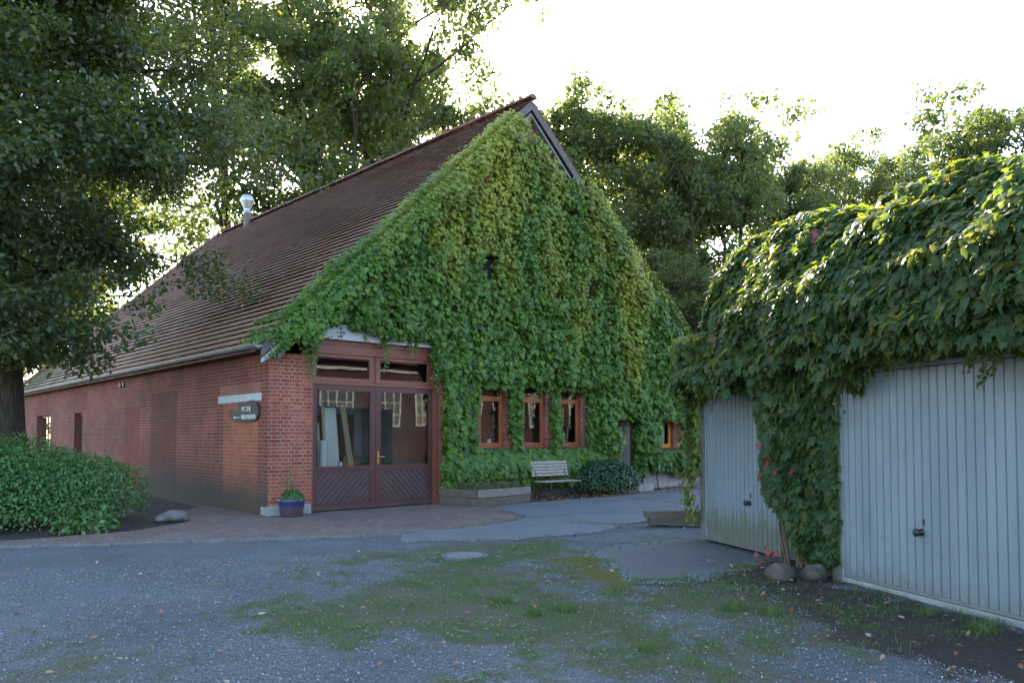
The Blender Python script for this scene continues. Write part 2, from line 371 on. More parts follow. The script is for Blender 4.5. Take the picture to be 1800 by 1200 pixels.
def ground():
    def axis(a, b, st, lo, hi):
        f = np.arange(a, b+1e-6, st); L = a-np.array([.3, .8, 2, 5, 10, 20, 40, 80, 160, 320, 700]); H = b+np.array([.3, .8, 2, 5, 10, 20, 40, 80, 160, 320, 700])
        return np.concatenate([L[::-1], f, H])
    xs = axis(-9, 6, .055, 0, 0); ys = axis(-15, 1.2, .055, 0, 0)
    X, Y = np.meshgrid(xs, ys); nx, ny = len(xs), len(ys)
    g, d, mo = masks(X, Y)
    pav = np.clip(sdist(X, Y, BRICKP)*8+.5, 0, 1)
    Z = (fbm(X*1.3, Y*1.3, 3)-.5)*.05+(fbm(X*9, Y*9, 7)-.5)*.012+mo*.02
    near = np.clip((14-np.hypot(X+2, Y+7))/4, 0, 1)
    Z = Z*near*(1-pav)-.012
    V = np.stack([X, Y, Z], -1).reshape(-1, 3)
    i = np.arange(nx*ny).reshape(ny, nx)
    F = np.stack([i[:-1, :-1], i[:-1, 1:], i[1:, 1:], i[1:, :-1]], -1).reshape(-1, 4)
    m, t, o = newmat('gravel_ground')
    p = wpos(t)
    vo = nd(t, 'TexVoronoi'); vo.inputs['Scale'].default_value = 85; t.links.new(p, vo.inputs['Vector'])
    vo2 = nd(t, 'TexVoronoi'); vo2.inputs['Scale'].default_value = 170; t.links.new(p, vo2.inputs['Vector'])
    sc = nd(t, 'SeparateColor'); t.links.new(vo.outputs['Color'], sc.inputs[0])
    sc2 = nd(t, 'SeparateColor'); t.links.new(vo2.outputs['Color'], sc2.inputs[0])
    st = ramp(t, sc.outputs[0], [(0, (.045, .052, .058)), (.45, (.122, .134, .143)), (.8, (.195, .21, .22)), (1, (.42, .42, .42))])
    st2 = ramp(t, sc2.outputs[1], [(0, (.035, .042, .048)), (.6, (.132, .148, .162)), (1, (.33, .34, .34))])
    st = mix(t, .4, st, st2)
    big = noise(t, p, .7, 5); st = mix(t, ramp(t, big, [(.35, 0.), (.7, .5)]), st, (.07, .08, .10))
    def attr(n): a = nd(t, 'Attribute'); a.attribute_name = n; return a.outputs['Fac']
    fine = noise(t, p, 26, 5)
    def edge(a, lo=.32, hi=.62): return ramp(t, math_(t, 'ADD', a, math_(t, 'MULTIPLY', math_(t, 'SUBTRACT', fine, .5), .9)), [(lo, 0.), (hi, 1.)])
    gc = ramp(t, noise(t, p, 55, 4), [(.3, (.036, .044, .016)), (.5, (.085, .098, .034)), (.7, (.19, .165, .09))])
    c = mix(t, math_(t, 'MULTIPLY', edge(attr('grass'), .28, .9), .84), st, gc)
    dc = ramp(t, noise(t, p, 38, 5), [(.3, (.028, .023, .02)), (.6, (.065, .053, .044)), (.75, (.12, .10, .082))])
    c = mix(t, edge(attr('dirt')), c, dc)
    mc = ramp(t, noise(t, p, 45, 4), [(.3, (.05, .06, .012)), (.7, (.15, .16, .025))])
    c = mix(t, edge(attr('moss'), .4, .75), c, mc)
    hgt = math_(t, 'ADD', math_(t, 'MULTIPLY', vo.outputs['Distance'], -1.2), math_(t, 'MULTIPLY', vo2.outputs['Distance'], -.6))
    princ(t, o, c, .85, bump(t, hgt, .9, .02), spec=.3)
    ob = mesh_np('ground', V, F, m, smooth=True)
    for nme, a in (('grass', g), ('dirt', d), ('moss', mo)):
        at = ob.data.attributes.new(nme, 'FLOAT', 'POINT'); at.data.foreach_set('value', a.astype(np.float32).ravel())
    tag(ob, kind='structure')
ground()

def sheet(name, poly, z, mat, wob=0, seed=1):
    """a thin paved area with a slightly ragged outline and a real edge"""
    pts = []
    for i in range(len(poly)):
        a = Vector(poly[i]); b = Vector(poly[(i+1) % len(poly)]); L = (b-a).length; n = max(1, int(L/.06)) if wob else 1
        nx, ny = -(b-a).y/L, (b-a).x/L
        for k in range(n):
            q = a.lerp(b, k/n); w = wob*2*(float(fbm(np.array([q.x*4.]), np.array([q.y*4.]), seed, 4)[0])-.5)*3
            pts.append((q.x+nx*w, q.y+ny*w))
    b = MB(); b.prism(pts, 'z', -.04, z)
    o = b.build(name, mat); tag(o, kind='structure'); return o
def pavingmat():
    m, t, o = newmat('brick_paving_stones'); p = wpos(t)
    b = nd(t, 'TexBrick'); b.inputs['Scale'].default_value = 1; b.inputs['Brick Width'].default_value = .21; b.inputs['Row Height'].default_value = .105
    b.inputs['Mortar Size'].default_value = .005; b.inputs['Color1'].default_value = (0, 0, 0, 1); b.inputs['Color2'].default_value = (1, 1, 1, 1)
    mp = nd(t, 'Mapping'); mp.inputs['Rotation'].default_value = (0, 0, R(-30)); t.links.new(p, mp.inputs['Vector']); t.links.new(mp.outputs[0], b.inputs['Vector'])
    c = ramp(t, b.outputs['Color'], [(0, (.12, .075, .062)), (.5, (.16, .09, .07)), (1, (.20, .12, .095))])
    dust = ramp(t, noise(t, p, 1.1, 6), [(.35, 0.), (.7, .85)])
    c = mix(t, dust, c, (.17, .15, .14))
    c = mix(t, b.outputs['Fac'], c, (.06, .055, .045))
    c = mix(t, ramp(t, noise(t, p, 9, 6), [(.55, 0.), (.75, .7)]), c, (.07, .06, .045))
    princ(t, o, c, .85, bump(t, math_(t, 'ADD', math_(t, 'MULTIPLY', b.outputs['Fac'], -1), noise(t, p, 60, 3)), .5, .006), spec=.3); return m
sheet('brick_paving', BRICKP, .006, pavingmat(), .015, 4)
def slabmat(name, a, b, cc, sp=.35):
    m, t, o = newmat(name); p = wpos(t)
    c = ramp(t, noise(t, p, 1.2, 7, .65), [(.3, a), (.7, b)])
    c = mix(t, ramp(t, noise(t, p, 90, 3), [(.45, 0.), (.7, .6)]), c, cc)
    c = mix(t, ramp(t, noise(t, p, 4, 6), [(.6, 0.), (.75, .55)]), c, (.055, .052, .045))
    princ(t, o, c, .8, bump(t, noise(t, p, 110, 4), .4, .006), spec=sp); return m
m_slab = slabmat('old_concrete', (.085, .094, .105), (.13, .14, .152), (.18, .185, .19))
SL = [[(4.62, -1.85), (6.08, -1.3), (8.7, -1.42), (8.55, -2.46), (4.72, -2.05)],
      [(8.75, -1.42), (11.3, -.85), (14.6, -.35), (18, .2), (18, -3.6), (8.6, -2.5)],
      [(4.35, -2.12), (4.71, -2.09), (8.53, -2.5), (8.28, -4.1), (4.97, -4.03), (3.6, -3.8)],
      [(8.58, -2.54), (18, -3.64), (18, -6.2), (8.33, -4.14)],
      [(3.42, -3.86), (4.96, -4.08), (6.5, -5.7), (4.0, -5.82), (3.35, -4.76)],
      [(5.02, -4.07), (8.28, -4.15), (18, -6.25), (18, -8), (6.56, -5.7)],
      [(.34, -4.22), (1.94, -4.3), (3.38, -3.9), (3.3, -4.76), (3.96, -5.86), (2.9, -6.3), (1.05, -5.95), (-.15, -5.0)]]
b = MB()
def ragged(poly, amp, seed):
    out = []
    for i in range(len(poly)):
        a = Vector(poly[i]); c = Vector(poly[(i+1) % len(poly)]); L = (c-a).length; n = max(1, int(L/.07)) if L < 6 else 1
        for k in range(n):
            q = a.lerp(c, k/n); w = amp*(float(fbm(np.array([q.x*4.]), np.array([q.y*4.]), seed, 4)[0])-.5)*4
            out.append((q.x-(c-a).y/L*w, q.y+(c-a).x/L*w))
    return out
for i_, q in enumerate(SL): b.prism(ragged(q, .055 if i_ == 6 else .018, 3+i_), 'z', -.05, .012)
tag(b.build('concrete_slab', m_slab), kind='structure')
m_asph = slabmat('worn_asphalt', (.06, .064, .072), (.10, .104, .112), (.14, .14, .14), .3)
sheet('asphalt', [(1.1, -7.77), (.5, -8.6), (-.11, -9.48), (.2, -9.75), (.74, -9.79), (2.25, -9.7), (2.9, -8.6), (3.25, -8.02), (3.15, -7.75), (1.9, -7.45)], .012, m_asph, .022, 8)
b = MB()
pl = [(-9.6, .9), (-6.6, -.42), (-4.85, -1.47), (-3.5, -2.36), (-2.05, -3.1), (-.88, -3.79), (.3, -4.27)]
rg = random.Random(3)
for (x0, y0), (x1, y1) in zip(pl, pl[1:]):
    L = math.hypot(x1-x0, y1-y0); n = int(L/.8)+1; a = math.atan2(y1-y0, x1-x0)
    for k in range(n):
        M = Matrix.Translation((x0+(x1-x0)*k/n, y0+(y1-y0)*k/n, rg.uniform(-.006, .004))) @ Matrix.Rotation(a+rg.uniform(-.01, .01), 4, 'Z')
        b.box(.005, L/n-.005, -.035, .035, -.05, .022, M)
tag(b.build('kerb_strip', simple('kerb_stone', (.17, .17, .175), (.09, .092, .095), 3, .9, .4, .01), bevel=.006), kind='structure')

# ------------------------------------------------------------------ the barn
m_lowplinth = simple('dirty_plinth', (.13, .125, .12), (.06, .058, .055), 4, .9, .4, .01)
barn = thing('brick_barn', 'red brick barn with steep tiled roof and a gable overgrown by creeper', 'barn')
def wall(name, u0, u1, z0, z1, holes, P, inward, mat, depth=.28, reveal=None):
    us = sorted({u0, u1, *[h[0] for h in holes], *[h[1] for h in holes]}); zs = sorted({z0, z1, *[h[2] for h in holes], *[h[3] for h in holes]})
    b = MB(); inn = Vector(inward)
    for i in range(len(us)-1):
        for j in range(len(zs)-1):
            uc, zc = (us[i]+us[i+1])/2, (zs[j]+zs[j+1])/2
            if any(h[0] < uc < h[1] and h[2] < zc < h[3] for h in holes): continue
            q = [(us[i], zs[j]), (us[i+1], zs[j]), (us[i+1], zs[j+1]), (us[i], zs[j+1])]
            b.quad([P(*c) for c in q], q)
    for h in holes:
        dd = h[4] if len(h) > 4 else depth
        for (a, c) in (((h[0], h[2]), (h[0], h[3])), ((h[1], h[2]), (h[1], h[3])), ((h[0], h[3]), (h[1], h[3])), ((h[0], h[2]), (h[1], h[2]))):
            A, C = Vector(P(*a)), Vector(P(*c))
            if a[0] == c[0]: uv = [(a[0], a[1]), (c[0], c[1]), (c[0]+dd, c[1]), (a[0]+dd, a[1])]
            else: uv = [(a[0], a[1]), (c[0], c[1]), (c[0], c[1]+dd), (a[0], a[1]+dd)]
            b.quad([A, C, C+inn*dd, A+inn*dd], uv)
    return b, name, mat
WINS = [(5.52, 6.34, 1.30, 2.92), (6.98, 7.80, 1.30, 2.95), (8.36, 9.18, 1.30, 2.97)]
W4 = (12.55, 13.42, 1.22, 2.15)
GW, RZ, EZ = 14.2, 10.42, 3.45
holes = [(.94, 4.25, -.05, 3.66, .3)]+[w for w in WINS]+[W4, (10.05, 11.25, 0, 2.15, .5)]
b, _, _ = wall('gable_wall', 0, GW, -.1, 3.3, holes, lambda u, z: (u, 0, z), (0, 1, 0), m_brick)
tri = [(0, 3.3), (.94, 3.3), (.94, 3.66), (4.25, 3.66), (4.25, 3.3), (GW, 3.3), (GW, 3.65), (GW/2, 10.3)]
b.quad([(u, 0, z) for u, z in tri], tri)
# top strip of the door opening reaches above 3.3: cut by rebuilding the strip 3.3-3.66 as recess cover
gable = b.build('gable_wall', m_brick, barn, fix=False)
bh = [(19.05, 21.43, .3, 2.42), (14.38, 15.44, .3, 2.4)]
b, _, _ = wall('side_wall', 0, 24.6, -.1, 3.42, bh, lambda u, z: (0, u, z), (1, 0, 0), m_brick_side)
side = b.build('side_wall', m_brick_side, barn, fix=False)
b = MB()
b.quad([(0, 24.6, -.1), (14.2, 24.6, -.1), (14.2, 24.6, 3.42), (0, 24.6, 3.42)], [(0, -.1), (14.2, -.1), (14.2, 3.42), (0, 3.42)])
b.quad([(14.2, 0, -.1), (14.2, 24.6, -.1), (14.2, 24.6, 3.42), (14.2, 0, 3.42)], [(0, -.1), (24.6, -.1), (24.6, 3.42), (0, 3.42)])
b.build('rear_wall', m_brick_side, barn, fix=False)
def panel(name, y0, y1, z0, z1, mat, proud=.004):
    b = MB(); q = [(y0, z0), (y1, z0), (y1, z1), (y0, z1)]
    vs = [(-proud, y, z) for y, z in q]+[(.03, y, z) for y, z in q]
    b.add(vs, [(0, 1, 2, 3), (0, 4, 5, 1), (1, 5, 6, 2), (2, 6, 7, 3), (3, 7, 4, 0)], [q]+[[(0, 0)]*4]*4)
    return b.build(name, mat, barn, fix=False)
panel('bricked_up_doorway', .5, 2.3, .02, 2.325, m_brick_fill)
panel('upright_brick_course', .4, 2.5, 2.5, 2.72, m_soldier)
panel('bricked_up_opening', 8.3, 9.6, .1, 2.45, m_brick_smooth, .006)
panel('dark_wall_patch', 5.3, 7.3, .1, 2.75, m_brick_dark, .003)
panel('window_lintel', 18.8, 21.7, 2.425, 2.75, m_brick_smooth, .006); panel('window_lintel', 19.6, 21.4, 2.755, 3.1, m_brick_smooth, .004)
panel('window_lintel', 13.9, 15.6, 2.405, 3.15, m_brick_smooth, .006)
MB().box(-.02, .06, .33, 2.57, 2.33, 2.49).build('door_lintel', m_lintel, barn, bevel=.005)
b = MB(); b.box(-.03, -.002, -.03, .28, -.1, .17); b.box(-.03, .93, -.035, -.002, -.1, .20)
b.build('plinth', m_conc, barn, bevel=.01)
MB().box(4.3, 10.0, -.05, -.002, -.1, .44).build('plinth', m_lowplinth, barn, bevel=.01)
MB().box(11.35, 14.25, -.05, -.002, -.1, .52).build('plinth', m_plaster, barn, bevel=.01)
for y in (9.75, 10.05): # small round wall anchors under the eave
    b = MB(); b.lathe([(0, -.02), (.07, -.02), (.09, 0), (.05, .02), (0, .02)], n=12); b.build('wall_anchor', m_iron, barn, M=Matrix.Translation((-.02, y, 3.12)) @ Matrix.Rotation(R(90), 4, 'Y'))
# far windows of the side wall
for y0, y1, z0, z1 in bh:
    f = MB().box(.15, .2, y0, y0+.07, z0, z1).box(.15, .2, y1-.07, y1, z0, z1).box(.15, .2, y0+.07, y1-.07, z1-.07, z1).box(.15, .2, y0+.07, y1-.07, z0, z0+.07).box(.155, .195, (y0+y1)/2-.03, (y0+y1)/2+.03, z0+.07, z1-.07).build('window', m_doorwood, barn)
    MB().quad([(.175, y0+.07, z0+.07), (.175, y1-.07, z0+.07), (.175, y1-.07, z1-.07), (.175, y0+.07, z1-.07)]).build('pane', m_glass, f, fix=False)
    MB().box(.5, .52, y0-.3, y1+.3, z0-.3, z1+.3).build('curtain', m_dark, f)

# ---- roof
def tilemat():
    m, t, o = newmat('clay_roof_tiles')
    g = nd(t, 'NewGeometry'); p = g.outputs['Position']
    uv = t.nodes.new('ShaderNodeUVMap').outputs[0]
    wn = nd(t, 'TexWhiteNoise'); wn.noise_dimensions = '2D'
    fl = nd(t, 'VectorMath'); fl.operation = 'FLOOR'; t.links.new(uv, fl.inputs[0]); t.links.new(fl.outputs[0], wn.inputs['Vector'])
    c = ramp(t, wn.outputs['Value'], [(0, (.28, .15, .12)), (.5, (.35, .19, .155)), (1, (.42, .24, .19))])
    c = mix(t, ramp(t, noise(t, p, .5, 6), [(.3, 0.), (.65, .85)]), c, (.31, .23, .195))
    c = mix(t, ramp(t, noise(t, p, 14, 5), [(.55, 0.), (.8, .4)]), c, (.10, .085, .065))
    sx = nd(t, 'SeparateXYZ'); t.links.new(p, sx.inputs[0])
    ms = math_(t, 'ADD', math_(t, 'MULTIPLY', sx.outputs[1], .04), math_(t, 'ADD', math_(t, 'MULTIPLY', noise(t, p, 1.2, 5), .8), math_(t, 'MULTIPLY', sx.outputs[2], -.13)))
    c = mix(t, ramp(t, ms, [(.55, 0.), (.85, .8)]), c, (.07, .085, .02))
    far = math_(t, 'MULTIPLY', ramp(t, sx.outputs[1], [(.0, 0.), (1, 1.)]), 1)
    princ(t, o, c, .78, bump(t, noise(t, p, 60, 4), .35, .004), spec=.3); return m
m_tile = tilemat()
m_ridge = simple('ridge_tiles', (.20, .085, .066), (.12, .055, .045), 3, .75)
m_barge = simple('grey_boards', (.125, .105, .11), (.08, .066, .07), 5, .8, sc=(1, 1, 1))
def ridge_z(y): return RZ+.022*max(0, y)
def slope_rows(sgn, name):
    """one roof side: overlapping rows of pantiles, hipped at the far end"""
    nrow, tw, spt = 45, .205, 4
    Y0, YE, YR = -.24, 24.95, 20.9
    V = []; F = []; UV = []; base = 0
    for i in range(nrow):
        t0 = max(0, (i-.12)/nrow); t1 = min(1, (i+1.35)/nrow)
        ye = YE-(YE-YR)*((t0+t1)/2)
        n = int((ye-Y0)/tw*spt)+1
        ys = Y0+np.arange(n)*tw/spt
        ph = np.arange(n) % spt/spt
        wv = .008*np.sin(2*np.pi*ph)+.003*np.sin(4*np.pi*ph+.6)
        wv = wv+(fbm(ys*.4, ys*0+i*.22, 83)-.5)*.05; rg = np.random.default_rng(i+(100 if sgn > 0 else 0)); jit = rg.normal(0, .005, n//spt+2)[np.arange(n)//spt]
        def pt(t, lift):
            x = -.27+t*(GW/2+.27); z0 = 3.40 if sgn < 0 else 3.80; zr = RZ+.022*np.maximum(0, ys)
            z = z0+(zr-z0)*t; nx, nz = -.70, .714
            X = x+nx*lift; Z = z+nz*lift
            if sgn > 0: X = GW-X
            return np.stack([X+0*ys, ys, Z], -1)
        up = pt(t1, wv*.3-.022); lo = pt(t0, wv+.050+jit); lo2 = pt(t0+.16/nrow, wv*.5+.022)
        V += [up, lo, lo2]
        a = base+np.arange(n-1)
        F += [np.stack([a, a+1, a+1+n, a+n], -1), np.stack([a+n, a+1+n, a+1+2*n, a+2*n], -1)]
        u = np.arange(n-1)/spt+1e-3
        u1 = np.floor(u)+.5
        for _ in range(2): UV.append(np.repeat(np.stack([u1, np.full(n-1, i+.5)], -1)[:, None, :], 4, 1).reshape(-1, 2))
        base += 3*n
    o = mesh_np(name, np.concatenate(V), np.concatenate(F), m_tile, barn, smooth=False, uv=np.concatenate(UV)); return o
roof = slope_rows(-1, 'roof'); slope_rows(1, 'roof')
b = MB() # boarding under the tiles
for sg in (-1, 1):
    q = [(-.2, -.2, 3.40 if sg < 0 else 3.80), (-.2, 24.9, 3.40 if sg < 0 else 3.80), (GW/2, 20.85, ridge_z(20.85)-.07), (GW/2, -.2, RZ-.07)]
    b.quad([(x if sg < 0 else GW-x, y, z-.05) for x, y, z in q])
b.build('roof_boarding', m_dark, roof, fix=False)
b = MB() # hip end
zr = ridge_z(20.9)
b.quad([(-.25, 24.95, 3.42), (GW+.25, 24.95, 3.42), (GW/2, 20.9, zr)], [(.5, .5), (.5, .5), (.5, .5)])
b.build('hipped_roof_end', m_tile, barn, fix=False)
b = MB()
def ridgeline(A, B, r=.11, n=9, step=.38):
    A, B = Vector(A), Vector(B); L = (B-A).length; k = int(L/step); rr = random.Random(5)
    d = (B-A).normalized(); s = Vector((0, 0, 1)).cross(d).normalized(); up = d.cross(s)
    for i in range(k):
        p0 = A+d*(i*step-.03); p1 = A+d*((i+1)*step); j = rr.uniform(-.008, .008)
        vs = []
        for p, q in ((p0, r+.012), (p1, r-.01)):
            for m in range(n):
                a = math.pi*m/(n-1); vs.append(p+s*math.cos(a)*q*1.15+up*(math.sin(a)*q-.03+j))
        b.add(vs, [(m, m+1, n+m+1, n+m) for m in range(n-1)]+[tuple(range(n))])
ridgeline((GW/2, -.26, RZ+.06), (GW/2, 20.95, zr+.06)); ridgeline((GW/2, 20.9, zr+.04), (-.25, 24.97, 3.5)); ridgeline((GW/2, 20.9, zr+.04), (GW+.25, 24.97, 3.5))
b.build('ridge_tiles', m_ridge, roof)
# barge boards on the gable
b = MB(); th = math.atan2(RZ-3.4, GW/2+.27)
for sg in (-1, 1):
    pts = [(-.27, 3.40), (GW/2, RZ+.0), (GW/2, RZ-.26), (-.27, 3.17)]
    if sg > 0: pts = [(GW-x, z+(.4 if x < 1 else 0)) for x, z in pts][::-1]
    b.prism(pts, 'y', -.235, -.20)
b.build('barge_board', m_barge, barn)
b = MB()
pts = [(GW-.1, 3.67), (GW/2, RZ-.33), (GW/2, RZ-.41), (GW-.1, 3.59)]; b.prism(pts, 'y', -.19, -.005)
pts = [(.1, 3.27), (GW/2, RZ-.33), (GW/2, RZ-.46), (.1, 3.14)]; b.prism(pts, 'y', -.19, -.005)
b.build('verge_board', simple('pale_verge', (.20, .185, .165), (.12, .11, .10), 5, .8), barn)
b = MB(); b.prism([(-.02, 3.2), (.5, 3.72), (.5, 3.86), (-.28, 3.12), (-.28, 3.05)], 'y', -.25, -.237)
b.build('verge_flashing', m_zinc, barn)
b = MB(); n = 10 # gutter along the eave
vs = []
for y in (-.3, 12, 24.95):
    for k in range(n+1):
        a = math.pi*(1+k/n); vs.append((-.36+.075*math.cos(a), y, 3.40+.075*math.sin(a)))
fs = [(i*(n+1)+k, i*(n+1)+k+1, (i+1)*(n+1)+k+1, (i+1)*(n+1)+k) for i in range(2) for k in range(n)]+[tuple(range(n+1)), tuple(2*(n+1)+k for k in range(n+1))]
b.add(vs, fs); b.tube([(-.435, -.3, 3.405), (-.435, 24.95, 3.405)], .012, 6)
for k in range(28): b.box(-.44, -.28, -.2+k*.9, -.17+k*.9, 3.315, 3.325)
gut = b.build('gutter', m_gutter, barn)
MB().tube([(-.36, 24.85, 3.36), (-.36, 24.85, 3.2), (-.12, 24.85, 2.95), (-.12, 24.85, 0)], .045, 10).build('downpipe', m_zinc, barn, smooth=True)
MB().box(-.3, 0.02, -.0, 24.6, 3.30, 3.33).build('eave_soffit', m_doorwood, barn)
b = MB(); b.lathe([(.14, -.6), (.14, .42), (.15, .42), (.15, .46), (.14, .46), (.14, .6), (.145, .62), (.29, .95), (.30, 1.0), (.22, 1.18), (.19, 1.2), (0, 1.2)], (GW/2-.05, 17.65, ridge_z(17.6)-.02), 20)
b.build('chimney', simple('steel_flue', (.55, .57, .6), (.4, .42, .45), 3, .35, metal=.8), roof, smooth=True)
# attic slits half hidden by the creeper
for x, w, z, h in ((5.69, .36, 5.75, .62), (9.4, .3, 5.65, .6)):
    f = MB().box(x-w/2-.05, x+w/2+.05, -.03, -.002, z-h/2-.05, z+h/2+.05).build('attic_window', m_iron, barn)
    MB().quad([(x-w/2, -.033, z-h/2), (x+w/2, -.033, z-h/2), (x+w/2, -.033, z+h/2), (x-w/2, -.033, z+h/2)]).build('pane', simple('dark_glass', (.03, .035, .045), (.02, .022, .03), 3, .12), f, fix=False)

# ---- workshop door
def clip(poly, ax, lim, keep_less):
    out = []
    for i in range(len(poly)):
        a, c = poly[i], poly[(i+1) % len(poly)]
        ia = (a[ax] <= lim) == keep_less; ic = (c[ax] <= lim) == keep_less
        if ia: out.append(a)
        if ia != ic:
            t = (lim-a[ax])/(c[ax]-a[ax]); out.append((a[0]+(c[0]-a[0])*t, a[1]+(c[1]-a[1])*t))
    return out
dm = MB(); dm.box(.95, 4.28, -.11, -.006, 3.655, 3.99); dm.box(.95, 4.28, -.14, -.112, 3.655, 3.685); dm.box(.95, 4.28, -.14, -.112, 3.96, 3.99)
dm.build('steel_beam', m_zinc, barn, bevel=.004)
fr = MB().box(.94, .985, .0, .16, 0, 3.655).box(4.07, 4.25, .0, .16, 0, 3.655).box(.985, 4.07, .0, .16, 3.36, 3.655).box(.985, 4.07, .0, .16, 2.70, 2.76).build('door_frame', m_doorred, barn, bevel=.004)
MB().box(.95, 4.24, -.02, .012, 3.56, 3.645).build('head_board', m_doorred, fr, bevel=.004)
def pane(x0, x1, z0, z1, y, parent, name='pane'):
    return MB().quad([(x0, y, z0), (x1, y, z0), (x1, y, z1), (x0, y, z1)]).build(name, m_glass, parent, fix=False)
def ringframe(b, x0, x1, z0, z1, l, r, bt, tp, y0, y1):
    b.box(x0, x0+l, y0, y1, z0, z1).box(x1-r, x1, y0, y1, z0, z1).box(x0+l, x1-r, y0, y1, z0, z0+bt).box(x0+l, x1-r, y0, y1, z1-tp, z1); return b
for x0, x1, l, r in ((.99, 2.49, .07, .13), (2.51, 4.065, .13, .12)):
    f = ringframe(MB(), x0, x1, 2.765, 3.355, l, r, .09, .07, .03, .1).build('transom_window', m_doorred, barn, bevel=.003)
    pane(x0+l, x1-r, 2.855, 3.285, .07, f)
for k, (x0, x1, l, r) in enumerate(((.99, 2.513, .08, .14), (2.519, 4.065, .13, .10))):
    b = ringframe(MB(), x0, x1, .03, 2.695, l, r, .12, .12, .02, .085)
    b.box(x0+l, x1-r, .02, .085, .84, .95)
    leaf = b.build('door', m_doorwood, barn, bevel=.004)
    pane(x0+l, x1-r, .95, 2.575, .055, leaf)
    # diagonal boards below the glass
    b = MB(); s = 1 if k == 0 else -1; bw = .105
    X0, X1, Z0, Z1 = x0+l+.004, x1-r-.004, .154, .836
    for q in range(-16, 30):
        c = q*bw
        # strip c..c+bw measured along (x - s*z)/sqrt2
        e = .006
        a0 = (c+e)*math.sqrt(2); a1 = (c+bw-e)*math.sqrt(2); Lg = 4
        ox = x0 if s > 0 else x0
        poly = [(ox+a0+s*-Lg, -Lg), (ox+a1+s*-Lg, -Lg), (ox+a1+s*Lg, Lg), (ox+a0+s*Lg, Lg)]
        for ax, lim, kl in ((0, X0, False), (0, X1, True), (1, Z0, False), (1, Z1, True)):
            poly = clip(poly, ax, lim, kl)
            if len(poly) < 3: break
        if len(poly) >= 3: b.prism(poly, 'y', .030, .06)
    b.build('diagonal_boards', m_doordust, leaf, bevel=.003)
    MB().box(x0+l, x1-r, .048, .058, .15, .84).build('backing_panel', m_doorwood, leaf)
    MB().box(x0-.0, x1, .006, .0195, .028, .11).build('kick_board', m_doordust, leaf, bevel=.003)
    if k:
        b = MB(); b.box(2.555, 2.60, .008, .0195, .98, 1.26); b.tube([(2.578, .02, 1.14), (2.578, -.04, 1.14), (2.60, -.045, 1.14), (2.72, -.045, 1.135)], .011, 8)
        b.build('handle', m_brass, leaf)
    hx = .982 if k == 0 else 4.072
    for z in (.35, 1.4, 2.45): MB().tube([(hx, .01, z-.05), (hx, .01, z+.05)], .012, 8).build('hinge', m_iron, leaf)
# ---- windows
def window(x0, x1, z0, z1, mat, bar=2.56):
    f = ringframe(MB(), x0, x1, z0, z1, .055, .055, .06, .06, .12, .19)
    if bar: f.box(x0+.055, x1-.055, .115, .19, bar-.03, bar+.04)
    f = f.build('window', mat, barn, bevel=.004)
    top = bar-.03 if bar else z1-.06
    sx0, sx1, sz0 = x0+.058, x1-.058, z0+.062
    s = ringframe(MB(), sx0, sx1, sz0, top-.003, .05, .05, .055, .05, .105, .16).build('sash', mat, f, bevel=.003)
    MB().quad([(sx0+.05, .135, sz0+.055), (sx1-.05, .135, sz0+.055), (sx1-.05, .135, top-.053), (sx0+.05, .135, top-.053)]).build('pane', m_glass, f, fix=False)
    if bar: MB().quad([(x0+.055, .15, bar+.04), (x1-.055, .15, bar+.04), (x1-.055, .15, z1-.06), (x0+.055, .15, z1-.06)]).build('pane', m_glass, f, fix=False)
    MB().box(x0-.04, x1+.04, -.06, .118, z0-.07, z0-.002).build('sill', m_brick_dark, f)
    return f
for w in WINS: window(*w, m_winwood)
f = window(*W4, m_orange, None)
b = MB(); n = 16
for k in range(n):
    x0, x1 = W4[0]+.1+k*.042, W4[0]+.1+(k+1)*.042
    b.quad([(x0, .28+.02*(k % 2), 1.3), (x1, .28+.02*((k+1) % 2), 1.3), (x1, .28+.02*((k+1) % 2), 2.1), (x0, .28+.02*(k % 2), 2.1)])
b.build('curtain', simple('pale_curtain', (.5, .55, .58), (.42, .46, .5), 4, .9), f, fix=False)
b = MB(); b.box(10.07, 11.23, .42, .47, .02, 2.13); od = b.build('door', m_orange, barn, label='orange wooden door half hidden by creeper', bevel=.003)
for z0, z1 in ((.25, 1.0), (1.15, 1.95)): MB().box(10.3, 11.05, .405, .42, z0, z1).build('door_panel', m_orange, od, bevel=.004)
MB().tube([(11.13, .42, 1.05), (11.13, .36, 1.05), (11.02, .355, 1.05)], .012, 8).build('handle', m_iron, od)
MB().box(11.222, 11.247, -.015, .42, .0, 2.149).build('door_reveal', m_plaster, barn)
# ---- inside the workshop
b = MB(); b.box(.02, 9.9, .31, 9, -.06, .0); b.build('workshop_floor', m_conc, barn)
b = MB(); b.box(.05, 9.9, 4.6, 4.65, 0, 3.42); b.box(4.9, 4.95, .32, 4.6, 0, 3.42); b.box(9.9, 9.95, .3, 6, 0, 3.42); b.build('partition_wall', m_intwall, barn)
MB().box(.02, 14.1, .02, 24.5, 3.425, 3.44).build('workshop_ceiling', m_dark, barn)
b = MB(); b.box(2.9, 4.6, 4.5, 4.595, 0, 2.2); b.build('workshop_cupboard', m_brown, barn)

